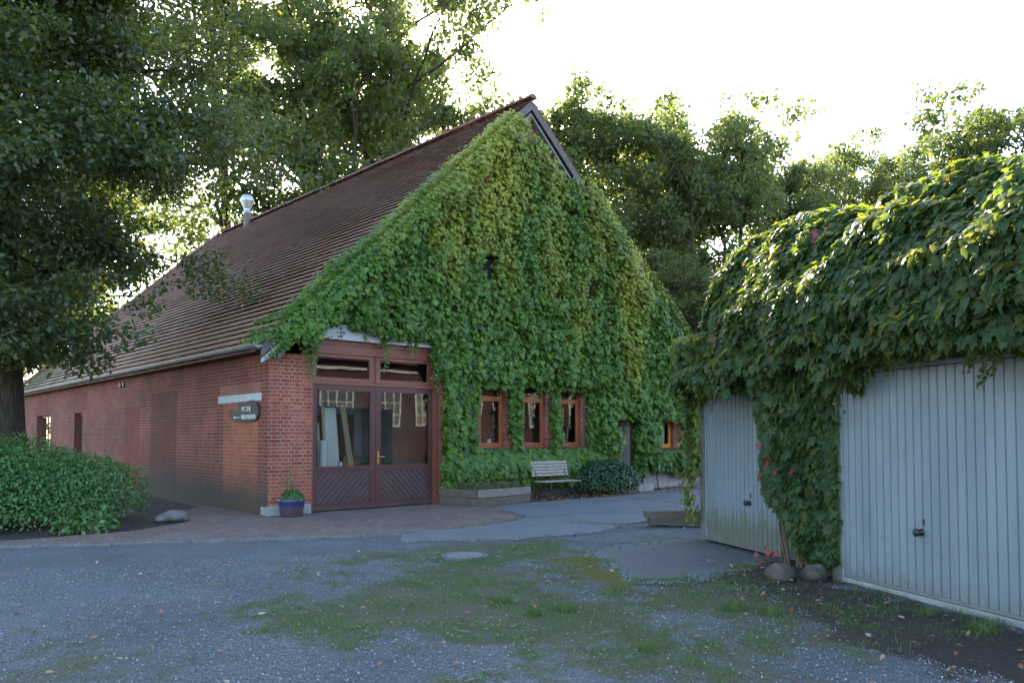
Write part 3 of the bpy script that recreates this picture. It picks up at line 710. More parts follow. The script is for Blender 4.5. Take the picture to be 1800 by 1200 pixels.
# ------------------------------------------------------------------ things inside behind the panes
def leaning(name, label, cat, x, y, w, t, L, mat, lean, side, rz=0, group=None):
    M = Matrix.Translation((x, y, .0)) @ Matrix.Rotation(rz, 4, 'Z') @ Matrix.Rotation(R(side), 4, 'Y') @ Matrix.Rotation(R(lean), 4, 'X')
    o = MB().box(-w/2, w/2, -t/2, t/2, .01, L).build(name, mat, None, bevel=.003, M=M); tag(o, label, cat, group); return o
leaning('board', 'narrow white board leaning at the left edge of the left door pane', 'board', 1.32, .75, .10, .02, 2.15, m_white, -4, 0)
leaning('board', 'wide white panel leaning upright in the middle of the left door pane', 'board', 2.05, .95, .34, .02, 2.25, m_white, -5, -2)
leaning('plank', 'pale wooden plank leaning beside the wide white panel behind the glass', 'plank', 1.78, .82, .07, .03, 2.3, m_pale, -5, -1)
leaning('plank', 'long pale plank slanting to the right behind the left door pane', 'plank', 2.5, .8, .13, .03, 2.35, m_pale, -4, -7)
leaning('plank', 'thin pale batten slanting beside the longer plank behind the glass', 'plank', 2.62, .86, .05, .03, 2.1, m_pale, -4, -9)
leaning('board', 'second white board half behind the wide white panel at its left', 'board', 1.72, 1.15, .22, .02, 1.9, m_white, -4, -1)
leaning('plank', 'darker brown plank between the white boards behind the glass', 'plank', 1.55, .9, .08, .03, 2.1, m_brown, -4, 1)
b = MB(); b.lathe([(0, 0), (.085, 0), (.085, 1.5), (.075, 1.5), (.075, 1.42), (0, 1.42)], (1.55, .6, .01), 20)
tag(b.build('cardboard_tube', m_white, smooth=False), 'white upright tube standing in front of the leaning boards', 'tube')
b = MB(); b.lathe([(0, 0), (.05, 0), (.05, 1.02), (.043, 1.02), (.043, .98), (0, .98)], (1.93, .55, .01), 16)
tag(b.build('cardboard_tube', m_white), 'short white tube standing low before the wide white panel', 'tube')
def crate(name, label, x, y, w, d, h, mat, z=.01):
    o = MB().box(x-w/2, x+w/2, y-d/2, y+d/2, z, z+h).build(name, mat, None, bevel=.006); tag(o, label, 'box'); return o
t_ = thing('workbench', 'dark workbench at the back of the workshop behind the left pane', 'workbench', (3.2, 2.6, 0))
MB().box(-1.2, 1.2, -.35, .35, .82, .9).build('worktop', m_brown, t_)
for sx in (-1.1, 1.1):
    for sy in (-.28, .28): MB().box(sx-.05, sx+.05, sy-.05, sy+.05, 0, .82).build('leg', m_brown, t_)
crate('cardboard_box', 'brown cardboard box on the workbench behind the glass', 2.7, 2.5, .4, .35, .3, m_pale, .903)
crate('wooden_box', 'low brown box beside the cardboard box on the workbench', 3.3, 2.5, .5, .3, .2, m_brown, .903)
b = MB(); b.lathe([(0, 0), (.06, 0), (.075, .05), (.07, .16), (.05, .2), (.055, .22), (.045, .22), (.04, .2), (0, .19)], (6.05, .3, 1.30), 16)
tag(b.build('jar', m_white, smooth=True), 'small white jar inside the window left of the two ivy pillars', 'jar')
b = MB(); b.lathe([(0, 0), (.05, 0), (.12, .07), (.13, .12), (.12, .12), (.1, .07), (0, .03)], (7.42, .3, 1.30), 18)
tag(b.build('bowl', m_white, smooth=True), 'white bowl standing inside the middle window', 'bowl')
for k, (x, a) in enumerate(((8.72, 6), (8.86, 10))):
    M = Matrix.Translation((x, .45, .4)) @ Matrix.Rotation(R(a), 4, 'Y')
    o = MB().box(-.02, .02, -.01, .01, 0, 2.0).build('lath', m_pale, None, M=M); tag(o, ('upright', 'more slanted')[k]+' thin pale lath leaning inside the third window', 'lath')
MB_in = MB(); MB_in.box(5.0, 9.88, .35, .9, .0, .9); o = MB_in.build('window_bench', m_brown); tag(o, 'brown counter under the three windows inside the barn', 'counter')

# ------------------------------------------------------------------ sign
sg = thing('wooden_sign', 'dark rough wooden board with white lettering and arrow on the side wall', 'sign', (-.03, 1.1, 2.1))
out = [(.78, .0), (.72, -.12), (.6, -.17), (.2, -.18), (-.35, -.20), (-.62, -.16), (-.73, -.04), (-.72, .08), (-.62, .19), (-.40, .25), (-.2, .235), (.05, .2), (.28, .215), (.33, .20), (.28, .10), (.35, .04), (.56, .03), (.72, .06)]
b = MB(); b.prism([(y, z*1.0) for y, z in out], 'x', -.025, .025); b.build('board', simple('dark_sign_wood', (.035, .028, .027), (.016, .013, .013), 5, .7, .4, .006, sc=(1, 1.5, 9)), sg, bevel=.006)
def text(s, y, z, size, mat, parent, sx=1):
    cu = bpy.data.curves.new('lettering', 'FONT'); cu.body = s; cu.size = size; cu.extrude = .006; cu.align_x = 'LEFT'; cu.space_character = 1.25
    ob = bpy.data.objects.new('tmp', cu); COL.objects.link(ob); bpy.context.view_layer.update()
    me = bpy.data.meshes.new_from_object(ob.evaluated_get(bpy.context.evaluated_depsgraph_get())); bpy.data.objects.remove(ob)
    me.name = 'lettering'
    me.transform(Matrix.Translation((-.034, y, z)) @ Matrix(((0, 0, -1, 0), (-sx, 0, 0, 0), (0, 1, 0, 0), (0, 0, 0, 1))))
    me.materials.clear(); return link('lettering', me, mat, parent)
m_let = simple('white_letters', (.7, .7, .66), (.5, .5, .48), 9, .7)
text('PETER', .07, .02, .145, m_let, sg, .95); text('NEUMANN', .10, -.145, .14, m_let, sg, .88)
b = MB(); b.box(-.032, -.026, .2, .46, -.105, -.09); b.prism([(.52, -.0975), (.44, -.065), (.44, -.13)], 'x', -.032, -.026); b.build('arrow', m_let, sg)

# ------------------------------------------------------------------ creeper on the gable
rgn = np.random.default_rng(11)
def gable_mask(x, z):
    n1 = fbm(x*1.7, z*1.7, 21)-.5; n2 = fbm(x*5, z*5, 31)-.5; w = n1*.35+n2*.25
    top = 3.30+(RZ-3.30)*(1-np.abs(x-7.1)/7.1)
    right = x > 7.1; top = np.where(right, 3.65+(RZ-3.65)*(14.2-x)/7.1, top)
    ok = z < np.where(right, top+.02+w*.2, top+.02+w*.25)
    bare = (x > 6.95) & (x < 9.0) & (z > np.maximum(9.75-.8*(x-6.95), 8.62)+w*1.2)
    ok &= ~bare
    ok &= ~((z > 9.85+w*.5))
    low = np.interp(x, [-.3, .35, .55, .8, 1.0, 1.5, 1.7, 2.5, 3.0, 3.6, 3.9, 4.05, 4.2, 4.25, 5.2, 14.6],
                    [3.45, 3.62, 3.55, 3.5, 3.9, 4.02, 3.95, 3.85, 3.80, 3.86, 3.75, 3.2, 2.9, .45, .4, .42])
    ok &= z > low+w*.35
    ok &= ~((x > 3.9) & (x < 4.28) & (z < 2.75+w) & (z > .3))
    for (a, bb, z0, z1) in ((5.28, 6.42, 1.22, 2.86), (6.74, 7.90, 1.22, 2.86), (8.12, 9.30, 1.22, 2.86)):
        ok &= ~((x > a+w*.22) & (x < bb+w*.25) & (z > z0+w*.3) & (z < z1+w*.4))
    ok &= ~((x > 10.15+w*.3) & (x < 11.25+w*.2) & (z > 0) & (z < 2.1+w*.5))
    ok &= ~((x > 12.2+w*.3) & (x < 13.75+w*.2) & (z > 1.15+w*.3) & (z < 2.12+w*.4))
    ok &= ~((x > 11.5) & (x < 13.0) & (z < .62+w*.6))
    for (a, c, hw, hh) in ((5.56, 5.78, .23, .33), (9.25, 5.68, .22, .30)):
        ok &= ~((np.abs(x-a-(z-c)*.12) < hw+w*.15) & (np.abs(z-c) < hh+w*.35))
    return ok
NL = 62000
x = rgn.uniform(-.3, 14.6, NL*2); z = rgn.uniform(.3, 10.2, NL*2)
k = gable_mask(x, z) & (rgn.random(NL*2) < .25+1.6*np.clip(fbm(x*4.5, z*2.6, 66)-.27, 0, 1)*2); x, z = x[k][:NL], z[k][:NL]
n = len(x)
# hanging tresses: column-wise streaks of thickness
blg = .08+.30*fbm(x*1.4, z*.5, 41)+.42*np.abs(fbm(x*4.2, z*1.2, 51)-.4)*1.8+.12*fbm(x*9, z*4, 57)
nearw = np.zeros(n)
for (a, c) in ((5.2, 6.5), (6.6, 8.0), (8.0, 9.4)): nearw = np.maximum(nearw, ((x > a-.3) & (x < c+.2) & (z > .9) & (z < 3.0))*1.0)
blg *= 1-.45*nearw
lay = rgn.random(n)**.7
y = -.03-blg*lay
edge_l = (3.30+(RZ-3.30)*(1-np.abs(x-7.1)/7.1)-z)  # distance below the verge
y = np.where((edge_l < .75) & ~((x > 6.2) & (x < 9)), y-.24*(1-np.clip(edge_l-.4, 0, .35)/.35), y)
P = np.stack([x, y, z], -1)
N = np.stack([rgn.normal(0, .55, n), -1+0*x, .5+rgn.normal(0, .45, n)], -1)
T = np.stack([rgn.normal(0, .4, n), -.25+rgn.normal(0, .15, n), -1+0*x], -1)
size = (.112+.085*np.clip((5-z)/4, 0, 1))*rgn.uniform(.55, 1.3, n)
LI = leaf_ivy(); VV, FF = [], []; off = 0
def addl(tpl, P, N, T, size, wid=None):
    global off
    v, f = scatter(tpl, P, N, T, size, wid); VV.append(v); FF.append(f+off); off += len(v)
addl(LI, P, N, T, size)
def strand(pts, nper, spread=.05, s=.085):
    """a hanging or creeping shoot carrying leaves"""
    pts = np.array(pts, float); d = np.linalg.norm(np.diff(pts, axis=0), axis=1); cum = np.concatenate([[0], np.cumsum(d)]); n = int(cum[-1]*nper)
    if n < 1: return
    t = rgn.uniform(0, cum[-1], n)
    q = np.stack([np.interp(t, cum, pts[:, k]) for k in range(3)], -1)+rgn.normal(0, spread, (n, 3))*np.array([1, .6, .5])
    taper = 1-.5*t/cum[-1]
    N = np.stack([rgn.normal(0, .5, n), -1+0*t, .4+rgn.normal(0, .4, n)], -1); T = np.stack([rgn.normal(0, .5, n), rgn.normal(-.2, .2, n), -1+0*t], -1)
    addl(LI, q, N, T, s*rgn.uniform(.7, 1.2, n)*taper)
    st.tube([tuple(p) for p in pts], .005, 4, False)
st = MB()
for (x0, z0, z1, dn) in ((.62, 3.7, 3.25, 70), (.72, 3.75, 2.95, 80), (.82, 3.8, 2.75, 80), (.9, 3.8, 3.1, 60), (.5, 3.7, 3.4, 60), (2.6, 3.85, 3.0, 60), (2.66, 3.85, 3.25, 50), (3.45, 3.85, 3.35, 40), (3.95, 3.6, 2.9, 80), (4.02, 3.4, 2.6, 90), (3.3, 3.8, 3.45, 50), (1.5, 4.0, 3.7, 40), (2.1, 3.95, 3.6, 40), (1.15, 4.0, 3.55, 30),
        (5.9, 2.95, 2.55, 50), (6.2, 2.95, 2.6, 50), (7.3, 2.95, 2.5, 60), (7.7, 2.95, 2.6, 50), (8.6, 2.95, 2.4, 60), (9.05, 2.95, 2.55, 60), (6.55, 2.9, 1.3, 150), (6.62, 2.9, 1.3, 120), (8.0, 2.9, 1.3, 110), (8.1, 2.9, 1.3, 110), (10.9, 2.3, 1.7, 70), (12.7, 2.3, 1.85, 60), (13.3, 2.3, 1.8, 60), (7.05, 9.9, 9.5, 50), (7.5, 9.55, 9.1, 50), (8.0, 9.2, 8.8, 50)):
    strand([(x0, -.12, z0), (x0+.03, -.2, (z0+z1)/2), (x0+rgn.normal(0, .04), -.2, z1)], dn)
# shoots climbing over the corner and out onto the roof edge
for pts in ([(.5, -.25, 3.75), (.1, -.3, 3.6), (-.3, -.28, 3.52), (-.7, -.15, 3.46)], [(.9, -.28, 4.2), (.4, -.3, 3.95), (-.05, .1, 3.80), (-.12, .7, 3.72)], [(.7, -.28, 4.0), (.2, -.3, 3.75), (-.2, -.2, 3.6), (-.3, .4, 3.55)], [(.3, -.26, 3.6), (.0, -.3, 3.3), (-.25, -.3, 3.15)], [(.55, -.25, 3.7), (.3, -.3, 3.5), (.1, -.25, 3.35)], [(1.3, -.28, 4.65), (.9, .1, 4.6), (.75, .6, 4.55)], [(.8, -.28, 4.2), (.4, 0, 4.15), (.25, .5, 4.1), (.2, 1.1, 4.05)]):
    strand(pts, 110, .06, .09)
# fringe along the left verge, lapping over the tiles
t = rgn.random(5200); xx = .2+t*6.2; zz = 3.40+(RZ-3.40)*((xx+.27)/(GW/2+.27))+.07
lap = rgn.random(5200)**2*.5*fbm(xx*2, xx*0, 77)*1.5
P = np.stack([xx-lap*.1+rgn.normal(0, .05, 5200), -.28+lap, zz+rgn.normal(0, .05, 5200)-.1*lap+rgn.random(5200)**2*.42*fbm(xx*1.5, xx*0+5, 78)*(1.1-t*.7)], -1)
N = np.stack([-.7+rgn.normal(0, .4, 5200), -.6+rgn.normal(0, .4, 5200), .8+0*t], -1); T = np.stack([-.5+rgn.normal(0, .5, 5200), rgn.normal(0, .5, 5200), -.6+0*t], -1)
addl(LI, P, N, T, .08*rgn.uniform(.7, 1.2, 5200))
# right verge: lapping lower down
q = 4200; t = rgn.random(q); xx = .1+t*6.5; zz = 3.40+(RZ-3.40)*((xx+.27)/(GW/2+.27))-rgn.uniform(-.04, .5, q)
P = np.stack([xx, -.25-.14*rgn.random(q), zz], -1)
addl(LI, P, np.stack([-.2+rgn.normal(0, .4, q), -1+0*t, .5+rgn.normal(0, .3, q)], -1), np.stack([rgn.normal(0, .4, q), -.2+0*t, -1+0*t], -1), .09*rgn.uniform(.7, 1.25, q))
t = rgn.random(6000); xx = 9.05+t*5.4; zz = 3.80+(RZ-3.80)*((14.2-xx+.27)/(GW/2+.27))+.05
P = np.stack([xx, -.28+rgn.uniform(-.16, .35, 6000), zz+rgn.uniform(-.3, 1, 6000)*(.12+.38*np.clip((xx-9)/3, 0, 1)*(.5+fbm(xx*1.5, xx*0, 19)))], -1)
N = np.stack([.6+rgn.normal(0, .4, 6000), -.7+rgn.normal(0, .3, 6000), .5+rgn.normal(0, .3, 6000)], -1); T = np.stack([.4+rgn.normal(0, .4, 6000), rgn.normal(0, .3, 6000), -1+0*t], -1)
addl(LI, P, N, T, .095*rgn.uniform(.7, 1.25, 6000))
# bulge at the right corner below the eave
q = 3600; a = rgn.uniform(0, 1, q); zz = rgn.uniform(.35, 3.9, q); P = np.stack([14.0+.42*rgn.random(q)*(.5+.5*np.sin(zz*1.1)), -.1-.3*rgn.random(q)+rgn.random(q)*.3, zz], -1)
addl(LI, P, np.stack([.5+rgn.normal(0, .4, q), -.8+0*a, .4+rgn.normal(0, .3, q)], -1), np.stack([rgn.normal(0, .4, q), -.2+0*a, -1+0*a], -1), .13*rgn.uniform(.7, 1.2, q))
# deep skirt low on the wall between door and bench
q = 5200; xx = rgn.uniform(4.3, 10.2, q); zz = rgn.uniform(.35, 1.25, q); dep = (.15+.35*fbm(xx*1.3, zz, 61))*np.sin(np.clip((zz-.3)/.95, 0, 1)*3.0+.1)
P = np.stack([xx, -.1-np.abs(dep)*rgn.random(q)**.5*1.3, zz], -1)
addl(LI, P, np.stack([rgn.normal(0, .4, q), -1+0*xx, .5+rgn.normal(0, .3, q)], -1), np.stack([rgn.normal(0, .4, q), -.3+0*xx, -1+0*xx], -1), .14*rgn.uniform(.7, 1.2, q))
cr = thing('wall_creeper', 'green creeper covering the barn gable from ground to roof edge', 'creeper', (0, 0, 0))
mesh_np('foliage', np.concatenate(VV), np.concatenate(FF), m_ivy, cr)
for (x0, z1, r) in ((4.75, 2.2, .035), (4.6, 1.6, .025), (6.7, 2.4, .03), (9.7, 2.5, .03), (11.6, 2.0, .03), (12.3, 1.2, .025)):
    p = [(x0, -.25, 0), (x0+.05, -.14, .5)]
    for k in range(1, 5): p.append((x0+.05+rgn.normal(0, .06), -.07, .5+(z1-.5)*k/4))
    MB().tube(p, [r, r*.9]+[r*(.8-.15*k) for k in range(4)], 6).build('stem', m_stem, cr)
tag(st.build('shoots', m_stem, cr), kind='stuff')

# ------------------------------------------------------------------ garages
GA = Vector((3.26, -7.85, 0)); gd = Vector((-.425, -.905, 0)).normalized(); gn = Vector((-.905, .425, 0)).normalized()
def GM(s, o, z=0): return Matrix(((gd.x, gn.x, 0, GA.x+gd.x*s+gn.x*o), (gd.y, gn.y, 0, GA.y+gd.y*s+gn.y*o), (0, 0, 1, z), (0, 0, 0, 1)))
def garagedoor_mat(name, algae):
    m, t, o = newmat(name); p = ocoord(t); g = wpos(t)
    c = ramp(t, noise(t, mapping(t, g, (3, 3, .5)), 1.5, 5), [(.3, (.148, .182, .212)), (.7, (.19, .228, .258))])
    if algae:
        s = nd(t, 'SeparateXYZ'); t.links.new(g, s.inputs[0])
        st_ = noise(t, mapping(t, g, (9, 9, .9)), 1.6, 5, .7)
        h = math_(t, 'ADD', s.outputs[2], math_(t, 'MULTIPLY', st_, -1.15))
        c = mix(t, ramp(t, math_(t, 'ADD', h, .55), [(.0, .3), (.08, .8), (.3, .7), (.55, 0.)]), c, (.09, .10, .05))
        c = mix(t, ramp(t, noise(t, mapping(t, g, (14, 14, 1.2)), 1.2, 5), [(.55, 0.), (.8, .5)]), c, (.14, .16, .15))
    c = mix(t, ramp(t, noise(t, mapping(t, g, (16, 16, .8)), 1.0, 6, .7), [(.5, 0.), (.8, .45)]), c, (.15, .165, .165))
    c = mix(t, ramp(t, noise(t, g, 7, 6, .7), [(.62, 0.), (.7, .7)]), c, (.17, .15, .12))
    s2 = nd(t, 'SeparateXYZ'); t.links.new(g, s2.inputs[0])
    sp = math_(t, 'ADD', s2.outputs[2], math_(t, 'MULTIPLY', noise(t, g, 5, 6, .75), -.5))
    c = mix(t, ramp(t, math_(t, 'ADD', sp, .3), [(.05, .75), (.32, 0.)]), c, (.12, .115, .095))
    princ(t, o, c, .5, bump(t, noise(t, g, 3, 3), .25, .02), spec=.4); return m
m_gd1 = garagedoor_mat('stained_garage_paint', True); m_gd2 = garagedoor_mat('garage_paint', False)
m_gwall = simple('garage_wall', (.17, .165, .155), (.10, .095, .09), 3, .9, .4, .01)
m_gframe = simple('garage_frame_paint', (.30, .36, .40), (.22, .27, .3), 5, .55)
def garage(name, label, s0, s1, o, d0, d1, zt, z0, mdoor, knob):
    g = thing(name, label, 'garage'); g.matrix_world = GM(s0, o)
    L = s1-s0; D = 7.6; H = 2.5
    a0, a1 = d0-s0, d1-s0
    b = MB(); b.box(0, a0-.03, -.16, 0, -.05, H); b.box(a1+.03, L, -.16, 0, -.05, H); b.box(a0-.03, a1+.03, -.16, 0, zt+.05, H)
    b.box(0, .12, -D, -.16, -.05, H); b.box(L-.12, L, -D, -.16, -.05, H); b.box(.12, L-.12, -D, -D+.12, -.05, H)
    b.build('wall', m_gwall, g, bevel=.008)
    b = MB(); b.box(-.04, L+.04, -D-.04, .05, H+.001, H+.12); b.build('roof', m_gwall, g, bevel=.01)
    b = MB(); b.box(a0-.03, a0, -.1, -.02, z0, zt+.05); b.box(a1, a1+.03, -.1, -.02, z0, zt+.05); b.box(a0, a1, -.1, -.02, zt+.005, zt+.05); b.build('door_frame', m_gframe, g)
    if z0 > .02: MB().box(a0-.03, a1+.03, -.15, -.012, -.05, z0-.004).build('threshold', m_conc, g, bevel=.006)
    # ribbed steel leaf
    prof = []; w = a1-a0-.012; x = a0+.006; nr = 22; pw = w/nr
    for k in range(nr):
        prof += [(x+k*pw, -.018), (x+k*pw+pw*.80, -.018), (x+k*pw+pw*.86, -.032), (x+k*pw+pw*.94, -.032)]
    prof.append((x+w, -.018))
    vs = [(px, py, z0+.035) for px, py in prof]+[(px, py, zt-.004) for px, py in prof]; n = len(prof)
    b = MB(); b.add(vs, [(k, k+1, n+k+1, n+k) for k in range(n-1)])
    b.box(x, x+w, -.034, -.008, z0+.004, z0+.034); b.box(x, x+.02, -.03, -.010, z0+.034, zt-.004); b.box(x+w-.02, x+w, -.03, -.010, z0+.034, zt-.004)
    dr = b.build('door', mdoor, g)
    kx = knob[0]-s0
    b = MB(); b.lathe([(0, 0), (.035, 0), (.035, .012), (.016, .02), (.016, .05), (.038, .055), (.04, .075), (.03, .085), (0, .085)], n=16)
    b.build('handle', m_black, dr, smooth=True, M=Matrix.Translation((kx, -.018, knob[1])) @ Matrix.Rotation(R(-90), 4, 'X'))
    MB().box(kx+.02, kx+.035, -.019, -.008, knob[1]+.07, knob[1]+.13).build('lock', m_iron, dr)
    return g
garage('garage', 'farther garage with pale blue ribbed door stained green along its foot', -.02, 2.72, -.15, .13, 2.42, 2.21, .015, m_gd1, (1.28, .66))
garage('garage', 'nearer garage with clean pale blue ribbed door above a concrete threshold', 3.38, 8.15, .175, 3.55, 5.80, 2.26, .05, m_gd2, (4.65, .66))

# creeper heaped over the garage roofs
VV, FF = [], []; off = 0
def PX(s, u):
    """surface of the heap: s along the front, u 0 (front lip) .. 1 (back)"""
    o = np.interp(u, [0, .12, .27, .42, .56, .72, .86, 1], [.42, .78, .72, .36, -.10, -.85, -1.5, -2.0])
    z = np.interp(u, [0, .12, .27, .42, .56, .72, .86, 1], [2.34, 2.62, 3.2, 3.75, 4.08, 4.22, 3.9, 2.7])
    hs = np.interp(s, [-.5, .0, .5, .8, 1.15, 2.2, 4.0, 8.5], [.30, .40, .45, .85, 1.06, 1.10, 1.05, .98])
    z = 2.36+(z-2.36)*hs
    o = -.1+(o+.1)*np.interp(s, [-.5, .1, .8, 1.8, 3.0, 8.5], [.10, .22, .42, .78, 1, 1])
    bl = (fbm(s*1.3, u*5, 91)-.5)*.5+(fbm(s*3.2, u*11, 95)-.5)*.34+(fbm(s*8, u*22, 97)-.5)*.12
    o = o+bl*np.interp(u, [0, .6, 1], [1, .6, .2]); z = z+bl*np.interp(u, [0, .3, .7, 1], [.0, .4, .9, 1])*.8
    return o, z
def gpt(s, o, z): return np.stack([GA.x+gd.x*s+gn.x*o, GA.y+gd.y*s+gn.y*o, z], -1)
def gvec(a, bb, c): return np.stack([gd.x*a+gn.x*bb, gd.y*a+gn.y*bb, c], -1)
q = 66000
s = rgn.uniform(-.25, 8.0, q); u = rgn.uniform(0, 1, q)
o, z = PX(s, u); e = .01
o2, z2 = PX(s, np.clip(u+e, 0, 1)); o1, z1 = PX(s, np.clip(u-e, 0, 1))
to, tz = o2-o1, z2-z1; L = np.hypot(to, tz)+1e-9; no, nz = tz/L, -to/L
dep = rgn.random(q)**1.6*.32
P = gpt(s, o-no*dep, z-nz*dep)
N = gvec(rgn.normal(0, .5, q), no+rgn.normal(0, .45, q)+.15, nz+.3+rgn.normal(0, .45, q)); T = gvec(rgn.normal(0, .4, q), .45+.5*no+rgn.normal(0, .2, q), -1+.2*rgn.normal(0, 1, q))
k = rgn.random(q) < .62; sz_ = .098*rgn.uniform(.5, 1.35, q)
addl(LI, P[k], N[k], T[k], sz_[k]); addl(leaf_oval(), P[~k], N[~k], T[~k], sz_[~k]*1.15)
# fringe hanging under the lip, and the inner tangle behind it
q = 6500; s = rgn.uniform(-.1, 8, q); drop = rgn.random(q)**1.5*(.06+.6*fbm(s*2.6, s*0+3, 71)**2)
P = gpt(s, .1+rgn.random(q)*.62*np.clip(.35+s*.5, 0, 1), 2.55-drop+0*s)
addl(LI, P, gvec(rgn.normal(0, .5, q), 1+0*s, .3+rgn.normal(0, .4, q)), gvec(rgn.normal(0, .4, q), .2+0*s, -1+0*s), .13*rgn.uniform(.6, 1.2, q))
q = 7000; s = rgn.uniform(-.1, 8, q)
P = gpt(s, rgn.uniform(-.1, .3, q), rgn.uniform(2.4, 3.1, q))
addl(LI, P, gvec(rgn.normal(0, .5, q), rgn.normal(.5, .5, q), rgn.normal(.3, .5, q)), gvec(rgn.normal(0, .4, q), .2+0*s, -1+0*s), .13*rgn.uniform(.6, 1.2, q))
# column of creeper between the two garage doors
q = 8200; z = rgn.uniform(.22, 2.7, q)
lo = np.interp(z, [.2, .5, .9, 1.5, 2.1, 2.7], [2.85, 2.62, 2.1, 2.12, 1.9, 1.3]); hi = np.interp(z, [.2, .8, 1.6, 2.2, 2.7], [3.47, 3.5, 3.48, 3.5, 3.6])
s = lo+(hi-lo)*rgn.random(q)
mid = 1-np.abs((s-lo)/(hi-lo)*2-1)
o = -.05+(.12+.45*mid**.6)*rgn.random(q)**.55*np.interp(z, [.2, .7, 2.7], [.6, .9, 1.2])+(fbm(s*3, z*2, 81)-.5)*.2
P = gpt(s, np.maximum(o, np.where(s < 3.38, -.13, .2)), z)
addl(LI, P, gvec(rgn.normal(0, .55, q), 1+0*s, .35+rgn.normal(0, .35, q)), gvec(rgn.normal(0, .4, q), .25+0*s, -1+0*s), .13*rgn.uniform(.6, 1.25, q))
# strip climbing the corner post, and thin shoots
stg = MB()
def gstrand(pts, nper, spread=.05, sz=.1):
    pts = np.array(pts, float); d = np.linalg.norm(np.diff(pts, axis=0), axis=1); cum = np.concatenate([[0], np.cumsum(d)]); n = int(cum[-1]*nper); t = rgn.uniform(0, cum[-1], n)
    a = [np.interp(t, cum, pts[:, k])+rgn.normal(0, spread, n)*(1, .6, .5)[k] for k in range(3)]
    P = gpt(*a); addl(LI, P, gvec(rgn.normal(0, .6, n), 1+0*t, .3+rgn.normal(0, .4, n)), gvec(rgn.normal(0, .5, n), .1+0*t, -1+0*t), sz*rgn.uniform(.7, 1.2, n)*(1-.4*t/cum[-1]))
    stg.tube([tuple(gpt(*[np.array(v) for v in p])) for p in pts], .006, 4, False)
gstrand([(-.05, .0, 2.7), (-.08, .02, 1.9), (-.05, .0, 1.2), (-.08, .02, .7), (-.04, .0, .3)], 190, .07, .12)
gstrand([(-.15, -.05, 2.7), (-.12, -.05, 1.9), (-.15, -.05, 1.3)], 120, .07, .12)
for s0, z0, z1, dn in ((.45, 2.3, 1.75, 50), (.95, 2.3, 1.3, 45), (1.25, 2.3, 1.95, 60), (3.9, 2.45, 2.05, 90), (4.2, 2.45, 2.1, 70), (4.55, 2.5, 2.2, 70), (4.9, 2.5, 2.25, 60), (5.45, 2.5, 2.15, 70), (5.6, 2.5, 1.95, 70), (5.7, 2.6, 2.05, 60), (3.75, 2.4, 1.75, 60)):
    gstrand([(s0, .45, z0), (s0+.02, .4, (z0+z1)/2), (s0-.02, .38, z1)], dn, .035, .075)
gc = thing('roof_creeper', 'bushy creeper heaped over the garage roofs with a column between the doors', 'creeper')
mesh_np('foliage', np.concatenate(VV), np.concatenate(FF), m_creeper, gc)
for k in range(46):
    s0 = rgn.uniform(2.5, 3.3); p = [(s0+rgn.normal(0, .1), .05, 0.0)]
    for j in range(1, 7): p.append((p[-1][0]+rgn.normal(0, .05), .02+rgn.uniform(0, .15), j*.42))
    stg.tube([tuple(gpt(*[np.array(v) for v in q])) for q in p], [.02*(1-.1*j) for j in range(7)], 5, False)
for k in range(70):
    s0 = rgn.uniform(2.0, 7.2); p = []
    for j in range(6): p.append((s0+j*.12*rgn.choice([-1, 1])+rgn.normal(0, .08), -.9+j*.28+rgn.normal(0, .05), 2.7+rgn.uniform(0, .9)-j*.05))
    stg.tube([tuple(gpt(*[np.array(v) for v in q])) for q in p], .012, 4, False)
tag(stg.build('twigs', m_stem, gc), kind='stuff')
VV, FF = [], []; off = 0
for (s0, o0, z0, n_) in ((2.75, .5, 1.35, 8), (2.85, .45, 1.2, 6), (2.1, .55, 2.75, 7), (1.9, .62, 2.9, 6), (2.65, .35, 3.75, 9), (3.3, .25, 3.85, 7), (2.6, .4, .16, 5), (2.45, .42, .08, 5), (4.4, .2, 3.9, 5)):
    P = gpt(s0+rgn.normal(0, .09, n_), o0+rgn.normal(0, .05, n_), z0+rgn.normal(0, .07, n_))
    addl(LI, P, gvec(rgn.normal(0, .5, n_), 1+0*P[:, 0], .4+0*P[:, 0]), gvec(rgn.normal(0, .5, n_), .2+0*P[:, 0], -1+0*P[:, 0]), .10*rgn.uniform(.7, 1.2, n_))
mesh_np('red_foliage', np.concatenate(VV), np.concatenate(FF), m_redleaf, gc)

# ------------------------------------------------------------------ planter, bench, pot, timbers, boulders, cover
def timber(b, x0, x1, y0, y1, z0, z1, seed, M=None):
    rr = random.Random(seed); nx = 7; vs = []; fs = []; L = (x1-x0) > (y1-y0)
    for k in range(nx):
        t = k/(nx-1); j = [rr.uniform(-.012, .012) for _ in range(4)]; dz = rr.uniform(-.012, .01)
        if L: x = x0+(x1-x0)*t; r_ = [(x, y0+j[0], z0), (x, y1+j[1], z0), (x, y1+j[2], z1+dz), (x, y0+j[3], z1+dz)]
        else: y = y0+(y1-y0)*t; r_ = [(x0+j[0], y, z0), (x1+j[1], y, z0), (x1+j[2], y, z1+dz), (x0+j[3], y, z1+dz)]
        vs += [M @ Vector(p) for p in r_] if M else r_
    for k in range(nx-1):
        for q in range(4): fs.append((k*4+q, k*4+(q+1) % 4, k*4+4+(q+1) % 4, k*4+4+q))
    fs += [(0, 1, 2, 3), tuple(4*(nx-1)+q for q in range(4))]
    b.add(vs, fs); return b
pl_ = thing('timber_planter', 'raised bed of two courses of old timbers beside the workshop door', 'planter', (4.45, -1.38, 0), rz=R(9))
MP = Matrix.Identity(4)
